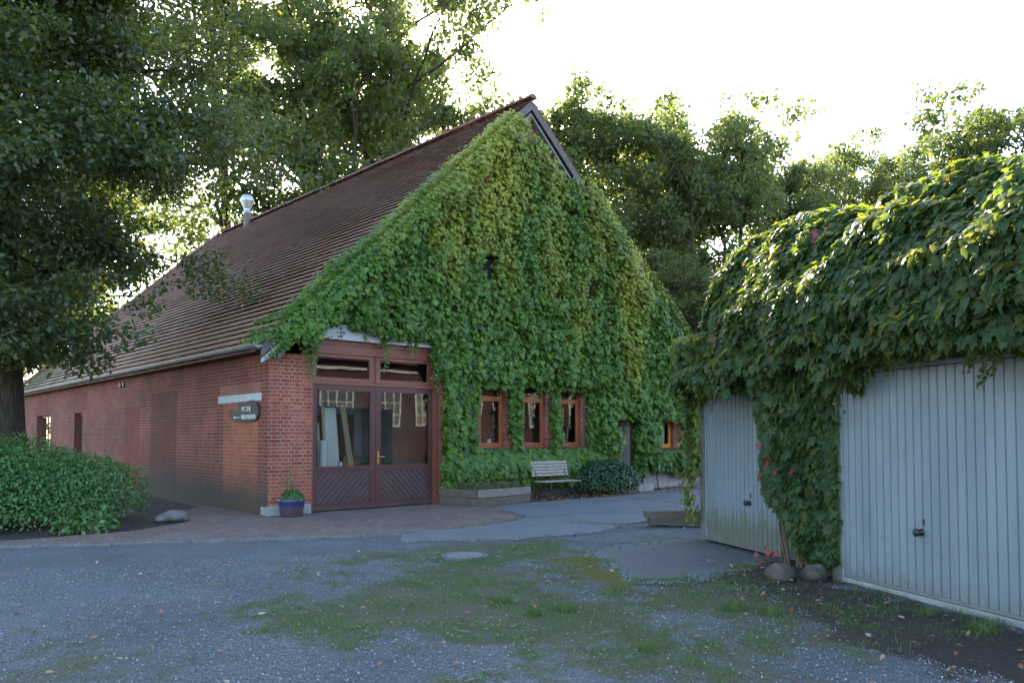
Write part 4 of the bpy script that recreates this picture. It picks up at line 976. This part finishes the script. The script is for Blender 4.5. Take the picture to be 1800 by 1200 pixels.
timber(MB(), 0, 1.75, 0, .16, .0, .19, 1).build('timber', m_timber, pl_, bevel=.008)
timber(MB(), .02, 1.78, .0, .17, .195, .37, 2).build('timber', m_timber_pale, pl_, bevel=.008)
timber(MB(), -.01, .15, .165, 1.35, .0, .19, 3).build('timber', m_timber, pl_, bevel=.008)
timber(MB(), -.02, .15, .175, 1.37, .195, .365, 4).build('timber', m_timber, pl_, bevel=.008)
timber(MB(), 1.6, 1.76, .165, 1.3, .0, .19, 5).build('timber', m_timber, pl_, bevel=.008)
timber(MB(), 1.6, 1.77, .175, 1.3, .195, .36, 6).build('timber', m_timber, pl_, bevel=.008)
MB().box(.15, 1.6, .165, 1.3, .02, .33).build('soil', simple('potting_soil', (.06, .05, .035), (.03, .025, .02), 20, .95), pl_)
q = 5200; P = np.stack([rgn.uniform(.1, 1.7, q), rgn.uniform(.05, 1.3, q), .34+rgn.random(q)**2*.16], -1)
v, f = scatter(leaf_small(), P, rgn.normal(0, .5, (q, 3))+np.array([0, 0, 1]), rgn.normal(0, 1, (q, 3))+np.array([0, 0, .5]), .035*rgn.uniform(.6, 1.4, q))
m_sedum = leafmat('low_planting', [(.09, .12, .05), (.14, .14, .07), (.07, .10, .04), (.18, .15, .09)], [(.15, .2, .06)]*4, trans=.2, rough=.6)
mesh_np('ground_cover', v, f, m_sedum, pl_)

bn = thing('garden_bench', 'slatted folding bench with pale backrest and thin black iron legs', 'bench', (6.72, -.78, 0), rz=R(-3))
def slat(name, x0, x1, y, z, w, t, tilt, parent):
    M = Matrix.Translation((0, y, z)) @ Matrix.Rotation(R(tilt), 4, 'X')
    return MB().box(x0, x1, -t/2, t/2, -w/2, w/2, M).build(name, m_slat, parent, bevel=.004)
for k in range(5): slat('backrest_slat', 0, 1.24, .20+k*.016, .60+k*.078, .066, .02, -12, bn)
for k in range(6): slat('seat_slat', 0, 1.24, -.28+k*.075, .45, .062, .02, 90, bn)
for xx in (.12, 1.12):
    b = MB(); b.tube([(xx, -.30, .005), (xx, .06, .36), (xx, .13, .44), (xx, .30, .96)], .011, 6); b.tube([(xx+.02, .20, .005), (xx+.02, -.12, .30), (xx+.02, -.28, .43)], .011, 6); b.tube([(xx+.01, -.3, .435), (xx+.01, .14, .435)], .010, 6)
    b.build('leg', m_iron, bn)
b = MB(); b.tube([(.12, -.06, .24), (1.12, -.06, .24)], .008, 6); b.build('stretcher', m_iron, bn)
b = MB(); b.tube([(.12, -.29, .012), (.62, -.06, .24), (1.12, -.29, .012)], .006, 5); b.build('brace', m_iron, bn)

pt = thing('flower_pot', 'blue glazed pot with a low green plant and long grass at the barn corner', 'flower pot', (.30, -.42, 0))
m_glaze = simple('blue_glaze', (.035, .055, .16), (.03, .03, .06), 3, .25, sc=(1, 1, 3))
m_pot2 = simple('dark_glaze', (.09, .06, .07), (.05, .035, .045), 4, .35)
b = MB(); b.lathe([(0, 0), (.20, 0), (.215, .02), (.24, .18), (.245, .20)], n=28); b.build('pot_base', m_pot2, pt, smooth=True)
b = MB(); b.lathe([(.246, .20), (.25, .24), (.255, .245), (.252, .28), (.258, .285), (.255, .32), (.262, .35), (.245, .36), (.23, .33), (.22, .30), (0, .30)], n=28); b.build('pot_rim', m_glaze, pt, smooth=True)
q = 2600; a = rgn.normal(0, 1, (q, 3)); a /= np.linalg.norm(a, axis=1)[:, None]; a[:, 2] = np.abs(a[:, 2]); P = a*np.array([.24, .24, .22])*(.6+.4*rgn.random(q))[:, None]+np.array([.02, 0, .33])
v, f = scatter(leaf_small(), P, a+np.array([0, 0, .4]), a+rgn.normal(0, .6, (q, 3)), .05*rgn.uniform(.6, 1.2, q)); mesh_np('plant', v, f, m_bush, pt)
b = MB()
for k in range(26):
    az_ = rgn.uniform(0, 6.28); r_ = rgn.uniform(.15, .55); h = rgn.uniform(.35, 1.25); w = rgn.uniform(.008, .016)
    base = Vector((rgn.normal(0, .06), rgn.normal(0, .06), .32)); pts = []
    for j in range(7):
        t = j/6; pts.append(base+Vector((math.cos(az_)*r_*t**1.8, math.sin(az_)*r_*t**1.8, h*(t-.55*t**3.2*(1 if k % 2 else .6)))))
    sd = Vector((-math.sin(az_), math.cos(az_), 0))
    for j in range(6):
        w0, w1 = w*(1-j/6.5), w*(1-(j+1)/6.5); b.quad([pts[j]-sd*w0, pts[j]+sd*w0, pts[j+1]+sd*w1, pts[j+1]-sd*w1])
tag(b.build('grass_stalks', m_drygrass, pt, fix=False), kind='stuff')

for lab, z0, o0, s0, mt in (('upper grey timber beam lying behind the garage corner post', .145, .0, 0, m_timber), ('lower grey timber beam under another behind the garage corner post', .02, .02, .07, m_timber)):
    a = math.atan2(-.45, .49); M = Matrix.Translation((4.12+s0*.7, -6.27-s0*.6, z0)) @ Matrix.Rotation(a, 4, 'Z')
    tag(timber(MB(), 0, 2.4, 0, .28, 0, .125, int(z0*100), M).build('timber_beam', mt, None, bevel=.006), lab, 'timber', 'timber beams by the garage')

def boulder(label, x, y, sx, sy, sz, seed, mat=m_stone, rz=0):
    bm = bmesh.new(); bmesh.ops.create_icosphere(bm, subdivisions=4, radius=1); rr = np.random.default_rng(seed); ph = rr.random((6, 3))*6
    for v in bm.verts:
        d = sum(.06/(k+1)*math.sin(v.co.x*(1.5+k)+ph[k][0])*math.sin(v.co.y*(1.3+k)+ph[k][1])*math.sin(v.co.z*(1.4+k)+ph[k][2]) for k in range(6))
        v.co *= 1+d*3.4+rr.normal(0, .006)
        v.co.z = max(v.co.z, -.55)
    me = bpy.data.meshes.new('boulder'); bm.to_mesh(me); bm.free()
    me.transform(Matrix.Translation((x, y, sz*.45)) @ Matrix.Rotation(rz, 4, 'Z') @ Matrix.Diagonal((sx, sy, sz, 1)))
    for p in me.polygons: p.use_smooth = True
    o = link('boulder', me, mat); tag(o, label, 'boulder', 'boulders'); return o
boulder('round grey boulder with red leaves at the foot of the creeper column', 1.20, -10.46, .155, .15, .125, 1)
boulder('half buried boulder against the left edge of the nearer garage door', 1.5, -10.72, .17, .15, .12, 2)
boulder('flat grey fieldstone lying on the path beside the hedge', -1.62, .55, .34, .22, .13, 3, simple('pale_fieldstone', (.20, .195, .19), (.09, .088, .085), 5, .85), .4)
tag(timber(MB(), 9.9, 11.25, -.9, -.72, 0, .22, 9).build('edging_stone', m_conc, None, bevel=.02), 'low grey stone edging the bed right of the dark shrub', 'stone')

m_gwall2 = simple('worn_concrete', (.12, .12, .12), (.07, .07, .07), 9, .9)
mh = thing('manhole_cover', 'round pale concrete manhole cover set in the gravel', 'manhole cover', (-.36, -6.78, 0))
b = MB(); b.lathe([(0, .022), (.245, .022), (.25, .018), (.25, -.02)], n=40); b.build('lid', simple('pale_concrete', (.17, .175, .18), (.10, .105, .11), 9, .9), mh)
b = MB(); b.lathe([(.262, -.02), (.262, .018), (.267, .022), (.315, .02), (.32, -.02)], n=40); b.build('rim', m_gwall2, mh)
for y0 in (-.15, .11): MB().box(-.02, .02, y0, y0+.04, .0221, .0225).build('lifting_slot', m_iron, mh)

# ------------------------------------------------------------------ shrubs
def shrub(name, label, c, lobes, nleaf, size, mat, cat='bush', tpl=None, seed=1, shoots=0):
    rr = np.random.default_rng(seed); tpl = tpl or leaf_small(); t = thing(name, label, cat, c)
    Ps, Ns = [], []; vol = np.array([l[3]*l[4]*l[5] for l in lobes])**.67; vol = vol/vol.sum()
    for l, w in zip(lobes, vol):
        n = int(nleaf*w); a = rr.normal(0, 1, (n, 3)); a /= np.linalg.norm(a, axis=1)[:, None]
        k = a[:, 2] < -.5; a[k, 2] *= -1
        rad = 1-rr.random(n)**1.8*.35
        rad *= 1+.34*(fbm(a[:, 0]*2.5+a[:, 2]*2+seed, a[:, 1]*2.5+9, seed)-.5)+.2*(fbm(a[:, 0]*7+a[:, 2]*5, a[:, 1]*7, seed+3)-.5)
        P = np.array(l[:3])+a*rad[:, None]*np.array(l[3:6]); Ps.append(P); Ns.append(a)
    P = np.concatenate(Ps); N = np.concatenate(Ns); k = P[:, 2] > .02; P, N = P[k], N[k]; n = len(P)
    v, f = scatter(tpl, P, N+rr.normal(0, .55, (n, 3))+np.array([0, 0, .5]), N*.6+rr.normal(0, .6, (n, 3))+np.array([0, 0, -.15]), size*rr.uniform(.6, 1.35, n))
    if shoots:
        Q, QN = [], []
        for k in range(shoots):
            a0 = rr.integers(0, n); d = N[a0]+rr.normal(0, .3, 3)+np.array([0, 0, .7]); d /= np.linalg.norm(d); L = rr.uniform(.08, .32); tt = rr.random(14)
            Q.append(P[a0]+d*L*tt[:, None]+rr.normal(0, .018, (14, 3))); QN.append(rr.normal(0, .6, (14, 3))+np.array([0, 0, .6]))
        Q = np.concatenate(Q); QN = np.concatenate(QN); v2, f2 = scatter(tpl, Q, QN, rr.normal(0, .8, Q.shape)+np.array([0, 0, .3]), size*rr.uniform(.5, 1.1, len(Q))); f = np.concatenate([f, f2+len(v)]); v = np.concatenate([v, v2])
    mesh_np('foliage', v, f, mat, t)
    b = MB()
    for k in range(26):
        l = lobes[k % len(lobes)]; d = Vector(rr.normal(0, 1, 3)); d.z = abs(d.z)+.3; d.normalize()
        p0 = Vector((l[0]+rr.normal(0, .1), l[1]+rr.normal(0, .1), 0)); p1 = Vector(l[:3])+Vector((d.x*l[3], d.y*l[4], d.z*l[5]))*.85
        b.tube([p0, p0.lerp(p1, .5)+Vector(rr.normal(0, .06, 3)), p1], [.014, .009, .004], 5)
    b.build('stem', m_stem, t); return t
shrub('hedge_bush', 'broad clipped green hedge bush at the left in front of the side wall', (-4.3, 2.2, 0),
      [(0, 0, .62, 1.9, 1.75, .98), (-1.6, .9, .62, 1.6, 1.6, 1.02), (1.25, -.55, .5, 1.25, 1.35, .78), (-2.9, 1.2, .55, 1.6, 1.6, 1.0), (.3, -1.0, .42, 1.5, 1.2, .72), (-1.2, -.9, .5, 1.5, 1.2, .85)], 52000, .07, m_bush, 'hedge', seed=3, shoots=420)
shrub('round_shrub', 'dark leafy low shrub between the bench and the orange door', (9.55, -.75, 0), [(0, 0, .38, .78, .55, .55), (-.5, .1, .42, .55, .45, .5), (.5, .05, .3, .55, .45, .42)], 7000, .085, m_darkbush, seed=5)
shrub('low_weed', 'small clump of big leaved weeds at the foot of the hedge bush', (-3.3, -.55, 0), [(0, 0, .12, .35, .18, .22), (-.35, .05, .1, .25, .15, .18)], 380, .12, m_bush, 'weed', seed=7)

# ------------------------------------------------------------------ trees
def tube_np(pts, rad, n=6):
    pts = np.asarray(pts, float); k = len(pts); d = np.gradient(pts, axis=0); d /= np.linalg.norm(d, axis=1)[:, None]+1e-9
    a = np.tile(np.array([.31, .95, .0]), (k, 1)); a = a-(a*d).sum(1)[:, None]*d; a /= np.linalg.norm(a, axis=1)[:, None]+1e-9; b_ = np.cross(d, a)
    th = np.arange(n)*2*np.pi/n
    V = pts[:, None]+(a[:, None]*np.cos(th)[None, :, None]+b_[:, None]*np.sin(th)[None, :, None])*np.asarray(rad)[:, None, None]
    i = np.arange(k-1)[:, None]*n+np.arange(n)[None]; j = np.arange(k-1)[:, None]*n+(np.arange(n)[None]+1) % n
    return V.reshape(-1, 3), np.stack([i, j, j+n, i+n], -1).reshape(-1, 4)
def grow(seed, H, Rc, base, tr, nlimb, ncl, nper, lsize, tpl, clr, fork=.5, wide=1.0, shape=.0, limb=.42, zmin=0):
    """returns wood (V,F), leaves (V,F): trunk with limbs, boughs and twigs; leaves in clumps round the twigs"""
    rr = np.random.default_rng(seed); WV, WF = [], []; o = 0
    def addw(p, r, n=6):
        nonlocal o
        v, f = tube_np(p, r, n); WV.append(v); WF.append(f+o); o += len(v)
    zt = np.linspace(0, 1, 9); lean = rr.normal(0, .03, 2)*H
    tp = np.stack([lean[0]*zt**1.5+np.cumsum(rr.normal(0, .012*H, 9))*.5*zt, lean[1]*zt**1.5+np.cumsum(rr.normal(0, .012*H, 9))*.5*zt, zt*H*.86], -1)
    addw(tp, tr*(1-.88*zt**.9)*(1+.5*np.exp(-zt*22)), 12)
    tips = []; zc = (H+base)/2; hz = (H-base)/2
    for i in range(nlimb):
        f = (i+.5)/nlimb; h0 = base*.75+(H*.82-base*.75)*f**.9
        p0 = np.array([np.interp(h0, tp[:, 2], tp[:, k]) for k in range(2)]+[h0])
        az_ = i*2.4+rr.normal(0, .35); zz = np.clip(h0+(H-h0)*rr.uniform(.12, .6)*(.4+f), base*.9, H*.97)
        cr_ = Rc*math.sqrt(max(.05, 1-((zz-zc)/hz)**2*(1-shape)))*rr.uniform(.72, 1.06)
        p1 = np.array([math.cos(az_)*cr_*wide, math.sin(az_)*cr_*wide, zz])
        t = np.linspace(0, 1, 8)[:, None]; bend = np.array([0, 0, rr.uniform(-.12, .2)*cr_])
        lp = p0+(p1-p0)*t+bend*np.sin(t*np.pi)+np.cumsum(rr.normal(0, .03*cr_, (8, 3)), 0)*t
        r0 = tr*limb*(1-.55*f)
        addw(lp, r0*(1-.85*t[:, 0]), 7)
        for j in range(ncl):
            tt = rr.uniform(.25, 1.0); q0 = np.array([np.interp(tt, t[:, 0], lp[:, k]) for k in range(3)])
            d = rr.normal(0, 1, 3); d[2] = d[2]*.6+.15; d /= np.linalg.norm(d); L = Rc*rr.uniform(.14, .38)
            if q0[2]+d[2]*L < zmin: d[2] = abs(d[2])
            q1 = q0+d*L; t2 = np.linspace(0, 1, 5)[:, None]
            bp = q0+(q1-q0)*t2+np.cumsum(rr.normal(0, .03*L, (5, 3)), 0)
            addw(bp, r0*.35*(1-.5*tt)*(1-.85*t2[:, 0])+.004, 5)
            tips.append((bp[-1], clr*rr.uniform(.7, 1.25))); tips.append((bp[3]+rr.normal(0, .3, 3)*clr, clr*rr.uniform(.55, 1.0)))
            if rr.random() < .6: tips.append((bp[-1]+rr.normal(0, .8, 3)*clr, clr*rr.uniform(.4, .8)))
    tp_ = np.array([x[0] for x in tips]); tr_ = np.array([x[1] for x in tips]); m = len(tp_)
    idx = np.repeat(np.arange(m), np.maximum(8, (nper*(tr_/clr)**2).astype(int))); n = len(idx)
    g = rr.normal(0, 1, (n, 3)); g /= np.linalg.norm(g, axis=1)[:, None]; g *= (rr.random(n)**.45)[:, None]
    P = tp_[idx]+g*tr_[idx][:, None]*np.array([1.15, 1.15, .62])
    N = rr.normal(0, .75, (n, 3))+np.array([0, 0, .8])+g*.4; T = g+rr.normal(0, .8, (n, 3))+np.array([0, 0, -.3])
    v, fl = scatter(tpl, P, N, T, lsize*rr.uniform(.6, 1.3, n))
    return np.concatenate(WV), np.concatenate(WF), v, fl
def tree(name, label, loc, data, lm, group=None, rz=0, sc=(1, 1, 1)):
    t = thing(name, label, 'tree', loc, group, rz); t.scale = sc
    mesh_np('trunk', data[0], data[1], m_bark, t, smooth=True); mesh_np('crown', data[2], data[3], lm, t); return t
def dup(root, label, loc, rz, sc, group=None):
    r_ = root.copy(); COL.objects.link(r_); r_.location = loc; r_.rotation_euler = (0, 0, rz); r_.scale = sc; r_['label'] = label
    if group: r_['group'] = group
    for ch in root.children:
        c = ch.copy(); COL.objects.link(c); c.parent = r_
    return r_
# the big oak at the left, its crown hanging over the side wall
tree('oak_tree', 'large dark oak at the left edge with boughs hanging over the barn roof', (-3.93, 4.4, 0),
     grow(7, 16.0, 5.0, 4.2, .56, 27, 19, 230, .125, leaf_oak6(), .66, shape=.5, limb=.22, zmin=3.3), m_oakleaf, None, 5.4)
GT = 'trees behind the barn and garages'
A = grow(21, 31, 8.5, 11, .48, 15, 6, 120, .34, leaf_oak6(), 1.15)
B = grow(22, 23, 6.6, 5, .36, 16, 6, 120, .32, leaf_oak6(), 1.0)
C_ = grow(23, 20, 5.2, 3, .3, 16, 6, 115, .29, leaf_oak6(), .88, shape=.2)
tA = tree('oak_tree', 'tall oak behind the barn ridge at the sun, reaching the top of the photo', (20.6, 25.6, 0), A, m_farleaf, GT, 0, (.86, .86, 1.12))
tB = tree('oak_tree', 'oak with visible forked trunk rising behind the middle of the tiled roof', (16.2, 24.5, 0), B, m_farleaf, GT, .8, (1, 1, 1.15))
tC = tree('oak_tree', 'round topped tree directly right of the barn apex', (25.9, 17.7, 0), C_, m_farleaf, GT, 0, (1.05, 1.05, 1.14))
for lab, src, x, y, rz, s, sz in (
    ('oak rising behind the steel flue at the left of the roof', tA, 12.2, 31.5, 1.3, .95, 1.1),
    ('oak with leaning limbs behind the upper left slope of the roof', tA, 15.6, 29.5, 3.0, .95, 1.12),
    ('distant tall oak filling the gap between the two roof oaks', tA, 21, 38, 4.1, 1.0, 1.15),
    ('distant oak seen through the boughs of the large left oak', tB, 6.5, 44, 2.1, 1.2, 1.2),
    ('slender tree seen past the trunk of the large left oak', tC, 2.2, 44.5, .4, .8, .8),
    ('pale distant tree right of the large left oak trunk', tB, 9.5, 55, 5.1, 1.2, 1.2),
    ('oak farther back between the roof oaks and the sun', tB, 27, 34, 1.0, 1.0, 1.45),
    ('second tree right of the barn apex with drooping boughs', tB, 28.2, 14.8, 2.6, .92, 1.0),
    ('tree with dense crown above the right verge of the barn', tC, 32.5, 15.5, 1.7, 1.1, 1.12),
    ('slim tree above the right lower eave of the barn', tC, 28.0, 9.4, 3.9, .8, .98),
    ('tree with loose pale crown above the gap between barn and garages', tC, 34.0, 10.3, 5.2, .95, 1.10),
    ('low dark tree filling the gap between barn and garage creeper', tC, 24.5, 6.8, 2.2, .62, .52),
    ('tree standing beyond the gap with dark lower boughs', tB, 43, 17, 3.5, 1.0, 1.05),
    ('dark tree left most above the sunlit garage creeper', tC, 47.5, 13.8, .9, 1.0, 1.18),
    ('second dark tree above the sunlit part of the garage creeper', tB, 54, 13.0, 4.4, .85, 1.14),
    ('rounded paler tree above the middle of the garage creeper', tC, 60, 11.0, 2.9, 1.15, 1.36),
    ('tree with feathery top above the garage creeper right of the pale one', tC, 60, 7.4, .2, .9, 1.25),
    ('narrow tree between the two tree groups over the far end of the garage creeper', tC, 43, 12.6, 1.1, .85, 1.12),
    ('leafy tree behind the trees right of the barn apex', tB, 38, 20, .6, 1.0, 1.15),
    ('tall tree top at the right edge above the garage creeper', tB, 25.6, -6.0, 1.9, .66, .66)):
    dup(src, lab, (x, y, 0), rz, (s, s, sz), GT)
shrub('undergrowth_bush', 'dark bush far behind in the gap right of the barn corner', (21, 5.0, 0), [(0, 0, 1.6, 3, 2, 2.2), (3, -2, 1.5, 3, 2, 2.0), (-2.5, 2, 1.4, 2.5, 2, 1.9)], 9000, .22, m_darkbush, seed=11)
shrub('undergrowth_bush', 'pale sunlit bushes far behind the large left oak trunk', (2.0, 36, 0), [(0, 0, 1.0, 3.5, 2, 1.6), (-4, 1, 1.1, 3, 2, 1.9), (4.5, 1, 1.1, 3, 2, 1.7)], 9000, .2, m_bush, seed=12)

# house behind the camera side, mirrored in the panes
hs = thing('brick_house', 'brick house with white lattice windows mirrored in the workshop door panes', 'house', (11, -27, 0))
b, _, _ = wall('wall', 0, 26, 0, 6.2, [], lambda u, z: (u, 0, z), (0, -1, 0), m_brick)
b.quad([(0, 0, 0), (0, -9, 0), (0, -9, 6.2), (0, 0, 6.2)], [(0, 0), (9, 0), (9, 6.2), (0, 6.2)]); b.quad([(26, 0, 0), (26, -9, 0), (26, -9, 6.2), (26, 0, 6.2)], [(0, 0), (9, 0), (9, 6.2), (0, 6.2)])
b.build('wall', brickmat('house_brick', [(.12, .045, .035), (.16, .06, .045), (.14, .05, .038)], (.18, .15, .13), False), hs, fix=False)
MB().prism([(.5, 6.15), (-9.5, 6.15), (-4.5, 10.5)], 'x', -.4, 26.4).build('roof', m_ridge, hs)
m_hglass = simple('house_glass', (.16, .18, .2), (.08, .09, .1), 1.2, .08, spec=.8)
m_wpaint = simple('white_paint', (.8, .8, .78), (.7, .7, .68), 4, .5)
for x0 in (1.2, 4.6, 8.0, 11.4, 14.8, 18.2, 21.6):
    f = ringframe(MB(), x0, x0+2.3, 2.2, 5.1, .13, .13, .12, .12, .0, .08)
    for k in (1, 2, 3): f.box(x0+2.3*k/4-.04, x0+2.3*k/4+.04, .01, .06, 2.32, 4.98)
    for k in (1, 2, 3): f.box(x0+.13, x0+2.17, .012, .058, 2.2+2.9*k/4-.03, 2.2+2.9*k/4+.03)
    f = f.build('window', m_wpaint, hs)
    MB().quad([(x0+.13, .02, 2.32), (x0+2.17, .02, 2.32), (x0+2.17, .02, 4.98), (x0+.13, .02, 4.98)]).build('pane', m_hglass, f, fix=False)
MB().box(-.02, 26.02, .01, .14, 5.6, 5.75).build('white_fascia', m_wpaint, hs)

# ------------------------------------------------------------------ grass, weeds, litter
def groundz(x, y): return 0*x
def pick(n, fn, x0, x1, y0, y1, rr):
    x = rr.uniform(x0, x1, n); y = rr.uniform(y0, y1, n); k = rr.random(n) < fn(x, y); return x[k], y[k]
rr = np.random.default_rng(77)
x, y = pick(240000, lambda X, Y: np.clip(masks(X, Y)[0]-.35, 0, 1)**1.5*(fbm(X*3, Y*3, 15) > .42)*.85, -5, 2.2, -13, -6, rr)
n = len(x); az_ = rr.uniform(0, 6.28, n)
P = np.stack([x, y, -.01+0*x], -1); h = .03*rr.uniform(.4, 1.6, n)
T = np.stack([np.cos(az_)*.7, np.sin(az_)*.7, .8+0*x], -1); N = np.stack([-np.cos(az_), -np.sin(az_), .6+0*x], -1)
eg = []
for poly, nn in ((BRICKP[:11], 2600), (SL[6], 1500), (SL[4], 700), ([(1.1, -7.77), (.5, -8.6), (-.11, -9.48), (.2, -9.75), (.74, -9.79), (2.25, -9.7)], 2600), ([(1.9, -7.45), (3.15, -7.75), (1.1, -7.77)], 800), ([(.4, -13.4), (1.42, -11.1)], 700), ([(2.2, -9.9), (3.2, -7.9)], 400)):
    pa = np.array(poly); k_ = rr.integers(0, len(pa)-1, nn); t_ = rr.random(nn)[:, None]; q_ = pa[k_]*(1-t_)+pa[k_+1]*t_
    q_ = q_[fbm(q_[:, 0]*2.5, q_[:, 1]*2.5, 44) > .45]; eg.append(q_+rr.normal(0, .05, q_.shape))
eg = np.concatenate(eg); m_ = len(eg); az2 = rr.uniform(0, 6.28, m_)
P = np.concatenate([P, np.stack([eg[:, 0], eg[:, 1], 0*az2], -1)]); T = np.concatenate([T, np.stack([np.cos(az2)*.6, np.sin(az2)*.6, .9+0*az2], -1)]); N = np.concatenate([N, np.stack([-np.cos(az2), -np.sin(az2), .5+0*az2], -1)])
h = np.concatenate([h, .045*rr.uniform(.3, 1.5, m_)]); n = len(h)
v, f = scatter(leaf_blade(), P, N, T, h, wid=.0045*rr.uniform(.7, 1.4, n))
tag(mesh_np('grass', v, f, m_grass), 'thin low grass growing through the gravel', 'grass', kind='stuff')
for k, (cx, cy_, r_, nb, lab) in enumerate(((-1.88, -9.27, .10, 260, 'rounded grass tuft in the gravel left of the weed patches'), (-2.0, -9.85, .08, 220, 'small upright grass tuft in the middle of the gravel yard'), (-1.67, -9.9, .14, 320, 'broad flat grass tuft beside the small upright one'),
        (-.47, -10.93, .13, 380, 'bright grass tuft in front of the asphalt patch'), (-.43, -11.28, .12, 260, 'dark grass tuft nearest the nearer garage door'), (-2.19, -11.26, .08, 150, 'small lone grass tuft close to the bottom of the photo'), (.35, -12.75, .16, 300, 'grass tuft along the threshold of the nearer garage'), (.62, -12.2, .12, 200, 'thin grass tuft against the garage threshold edge'))):
    a = rr.uniform(0, 6.28, nb); q = r_*np.sqrt(rr.random(nb)); P = np.stack([cx+q*np.cos(a), cy_+q*np.sin(a), -.01+0*a], -1)
    T = np.stack([np.cos(a)*.5*q/r_+rr.normal(0, .2, nb), np.sin(a)*.5*q/r_+rr.normal(0, .2, nb), 1+0*a], -1)
    v, f = scatter(leaf_blade(), P, np.stack([-np.cos(a), -np.sin(a), .3+0*a], -1), T, .06*rr.uniform(.4, 1.4, nb), wid=.005*rr.uniform(.7, 1.3, nb))
    tag(mesh_np('grass_tuft', v, f, m_grass), lab, 'grass tuft', 'grass tufts in the yard')
# small broad-leaved weeds
x, y = pick(9000, lambda X, Y: np.clip(masks(X, Y)[0]-.3, 0, 1)*(fbm(X*1.6, Y*1.6, 25) > .56)*1.0, -4, 1.2, -12, -6.5, rr); n = len(x); a = rr.uniform(0, 6.28, n)
v, f = scatter(leaf_small(), np.stack([x, y, .005+.015*rr.random(n)], -1), rr.normal(0, .35, (n, 3))+np.array([0, 0, 1]), np.stack([np.cos(a), np.sin(a), .2+0*a], -1), .04*rr.uniform(.5, 1.4, n), wid=.045*rr.uniform(.5, 1.2, n))
tag(mesh_np('weeds', v, f, m_bush), 'small clover like weeds scattered over the gravel', 'weeds', kind='stuff')
# fallen leaves
def litter_density(X, Y):
    d = .16+0*X; d = np.where((Y > -1.7) & (Y < 0) & (X > 6) & (X < 14.5), 1.0, d); d = np.maximum(d, np.clip(sdist(X, Y, DIRT)+.4, 0, .6)); return d*(.3+fbm(X*2, Y*2, 35))
x, y = pick(15000, litter_density, -7, 14.3, -14, 1.0, rr); n = len(x)
x2, y2 = pick(2600, lambda X, Y: np.clip((Y+1.75+(X-6)*.02)/.5, 0, 1), 6.1, 14.3, -1.6, -.1, rr); x = np.concatenate([x, x2]); y = np.concatenate([y, y2]); n = len(x)
ok = ~((x > 0) & (y > -.02)); x, y = x[ok], y[ok]; n = len(x); a = rr.uniform(0, 6.28, n)
zz = np.where((x > 4) & (y > -8), .022, .012)+.01*rr.random(n)
v, f = scatter(leaf_oak(), np.stack([x, y, zz], -1), rr.normal(0, .3, (n, 3))+np.array([0, 0, 1]), np.stack([np.cos(a), np.sin(a), 0*a], -1), .045*rr.uniform(.3, 1.7, n))
tag(mesh_np('fallen_leaves', v, f, m_litter), 'dry brown leaves scattered over yard and bed', 'fallen leaves', kind='stuff')
# loose stones of the gravel close to the camera
n = 42000; d = rr.random(n)**.6*7+1.5; an = yaw+rr.uniform(-.72, .72, n); x = CAM_P.x+np.sin(an)*d*1.3; y = CAM_P.y+np.cos(an)*d*1.3
g_, dd_, mm_ = masks(x, y); k = (rr.random(n) > g_*.8) & (dd_ < .6) & (sdist(x, y, BRICKP) < -.15) & (sdist(x, y, [(1.1, -7.77), (-.11, -9.48), (.74, -9.79), (2.25, -9.7), (3.25, -8.02)]) < 0) & (y < -4.5) & (((np.stack([x-GA.x, y-GA.y], -1) @ np.array([gn.x, gn.y]))) > .35); x, y = x[k], y[k]; n = len(x)
eg = []
for poly, nn in ((SL[6], 2600), ([(1.1, -7.77), (.5, -8.6), (-.11, -9.48), (.2, -9.75), (.74, -9.79), (2.25, -9.7)], 3200), ([(1.9, -7.45), (3.15, -7.75), (1.1, -7.77)], 1200), (BRICKP[1:7], 2200)):
    pa = np.array(poly); k_ = rr.integers(0, len(pa)-1, nn); t_ = rr.random(nn)[:, None]; eg.append(pa[k_]*(1-t_)+pa[k_+1]*t_+rr.normal(0, .10, (nn, 2)))
eg = np.concatenate(eg); x = np.concatenate([x, eg[:, 0]]); y = np.concatenate([y, eg[:, 1]]); n0 = n; n = len(x); zp = np.where(np.arange(n) < n0, .002*rr.random(n)-.004, .010)
oc = np.array([(1, 0, 0), (0, 1, 0), (-1, 0, 0), (0, -1, 0), (0, 0, .7), (0, 0, -.7)]); of = np.array([(0, 1, 4), (1, 2, 4), (2, 3, 4), (3, 0, 4), (1, 0, 5), (2, 1, 5), (3, 2, 5), (0, 3, 5)])
v, f = scatter((oc, of), np.stack([x, y, zp], -1), rr.normal(0, .5, (n, 3))+np.array([0, 0, 1]), rr.normal(0, 1, (n, 3)), .0075*rr.uniform(.45, 1.7, n), wid=.007*rr.uniform(.5, 1.4, n))
m_peb = leafmat('gravel_stones', [(.075, .084, .092), (.15, .165, .178), (.21, .228, .245), (.11, .122, .133), (.42, .42, .42)], [(.1, .1, .1)]*5, trans=0, rough=.8, spec=.3)
tag(mesh_np('gravel', v, f, m_peb), 'loose blue grey gravel stones of the yard', 'gravel', kind='stuff')
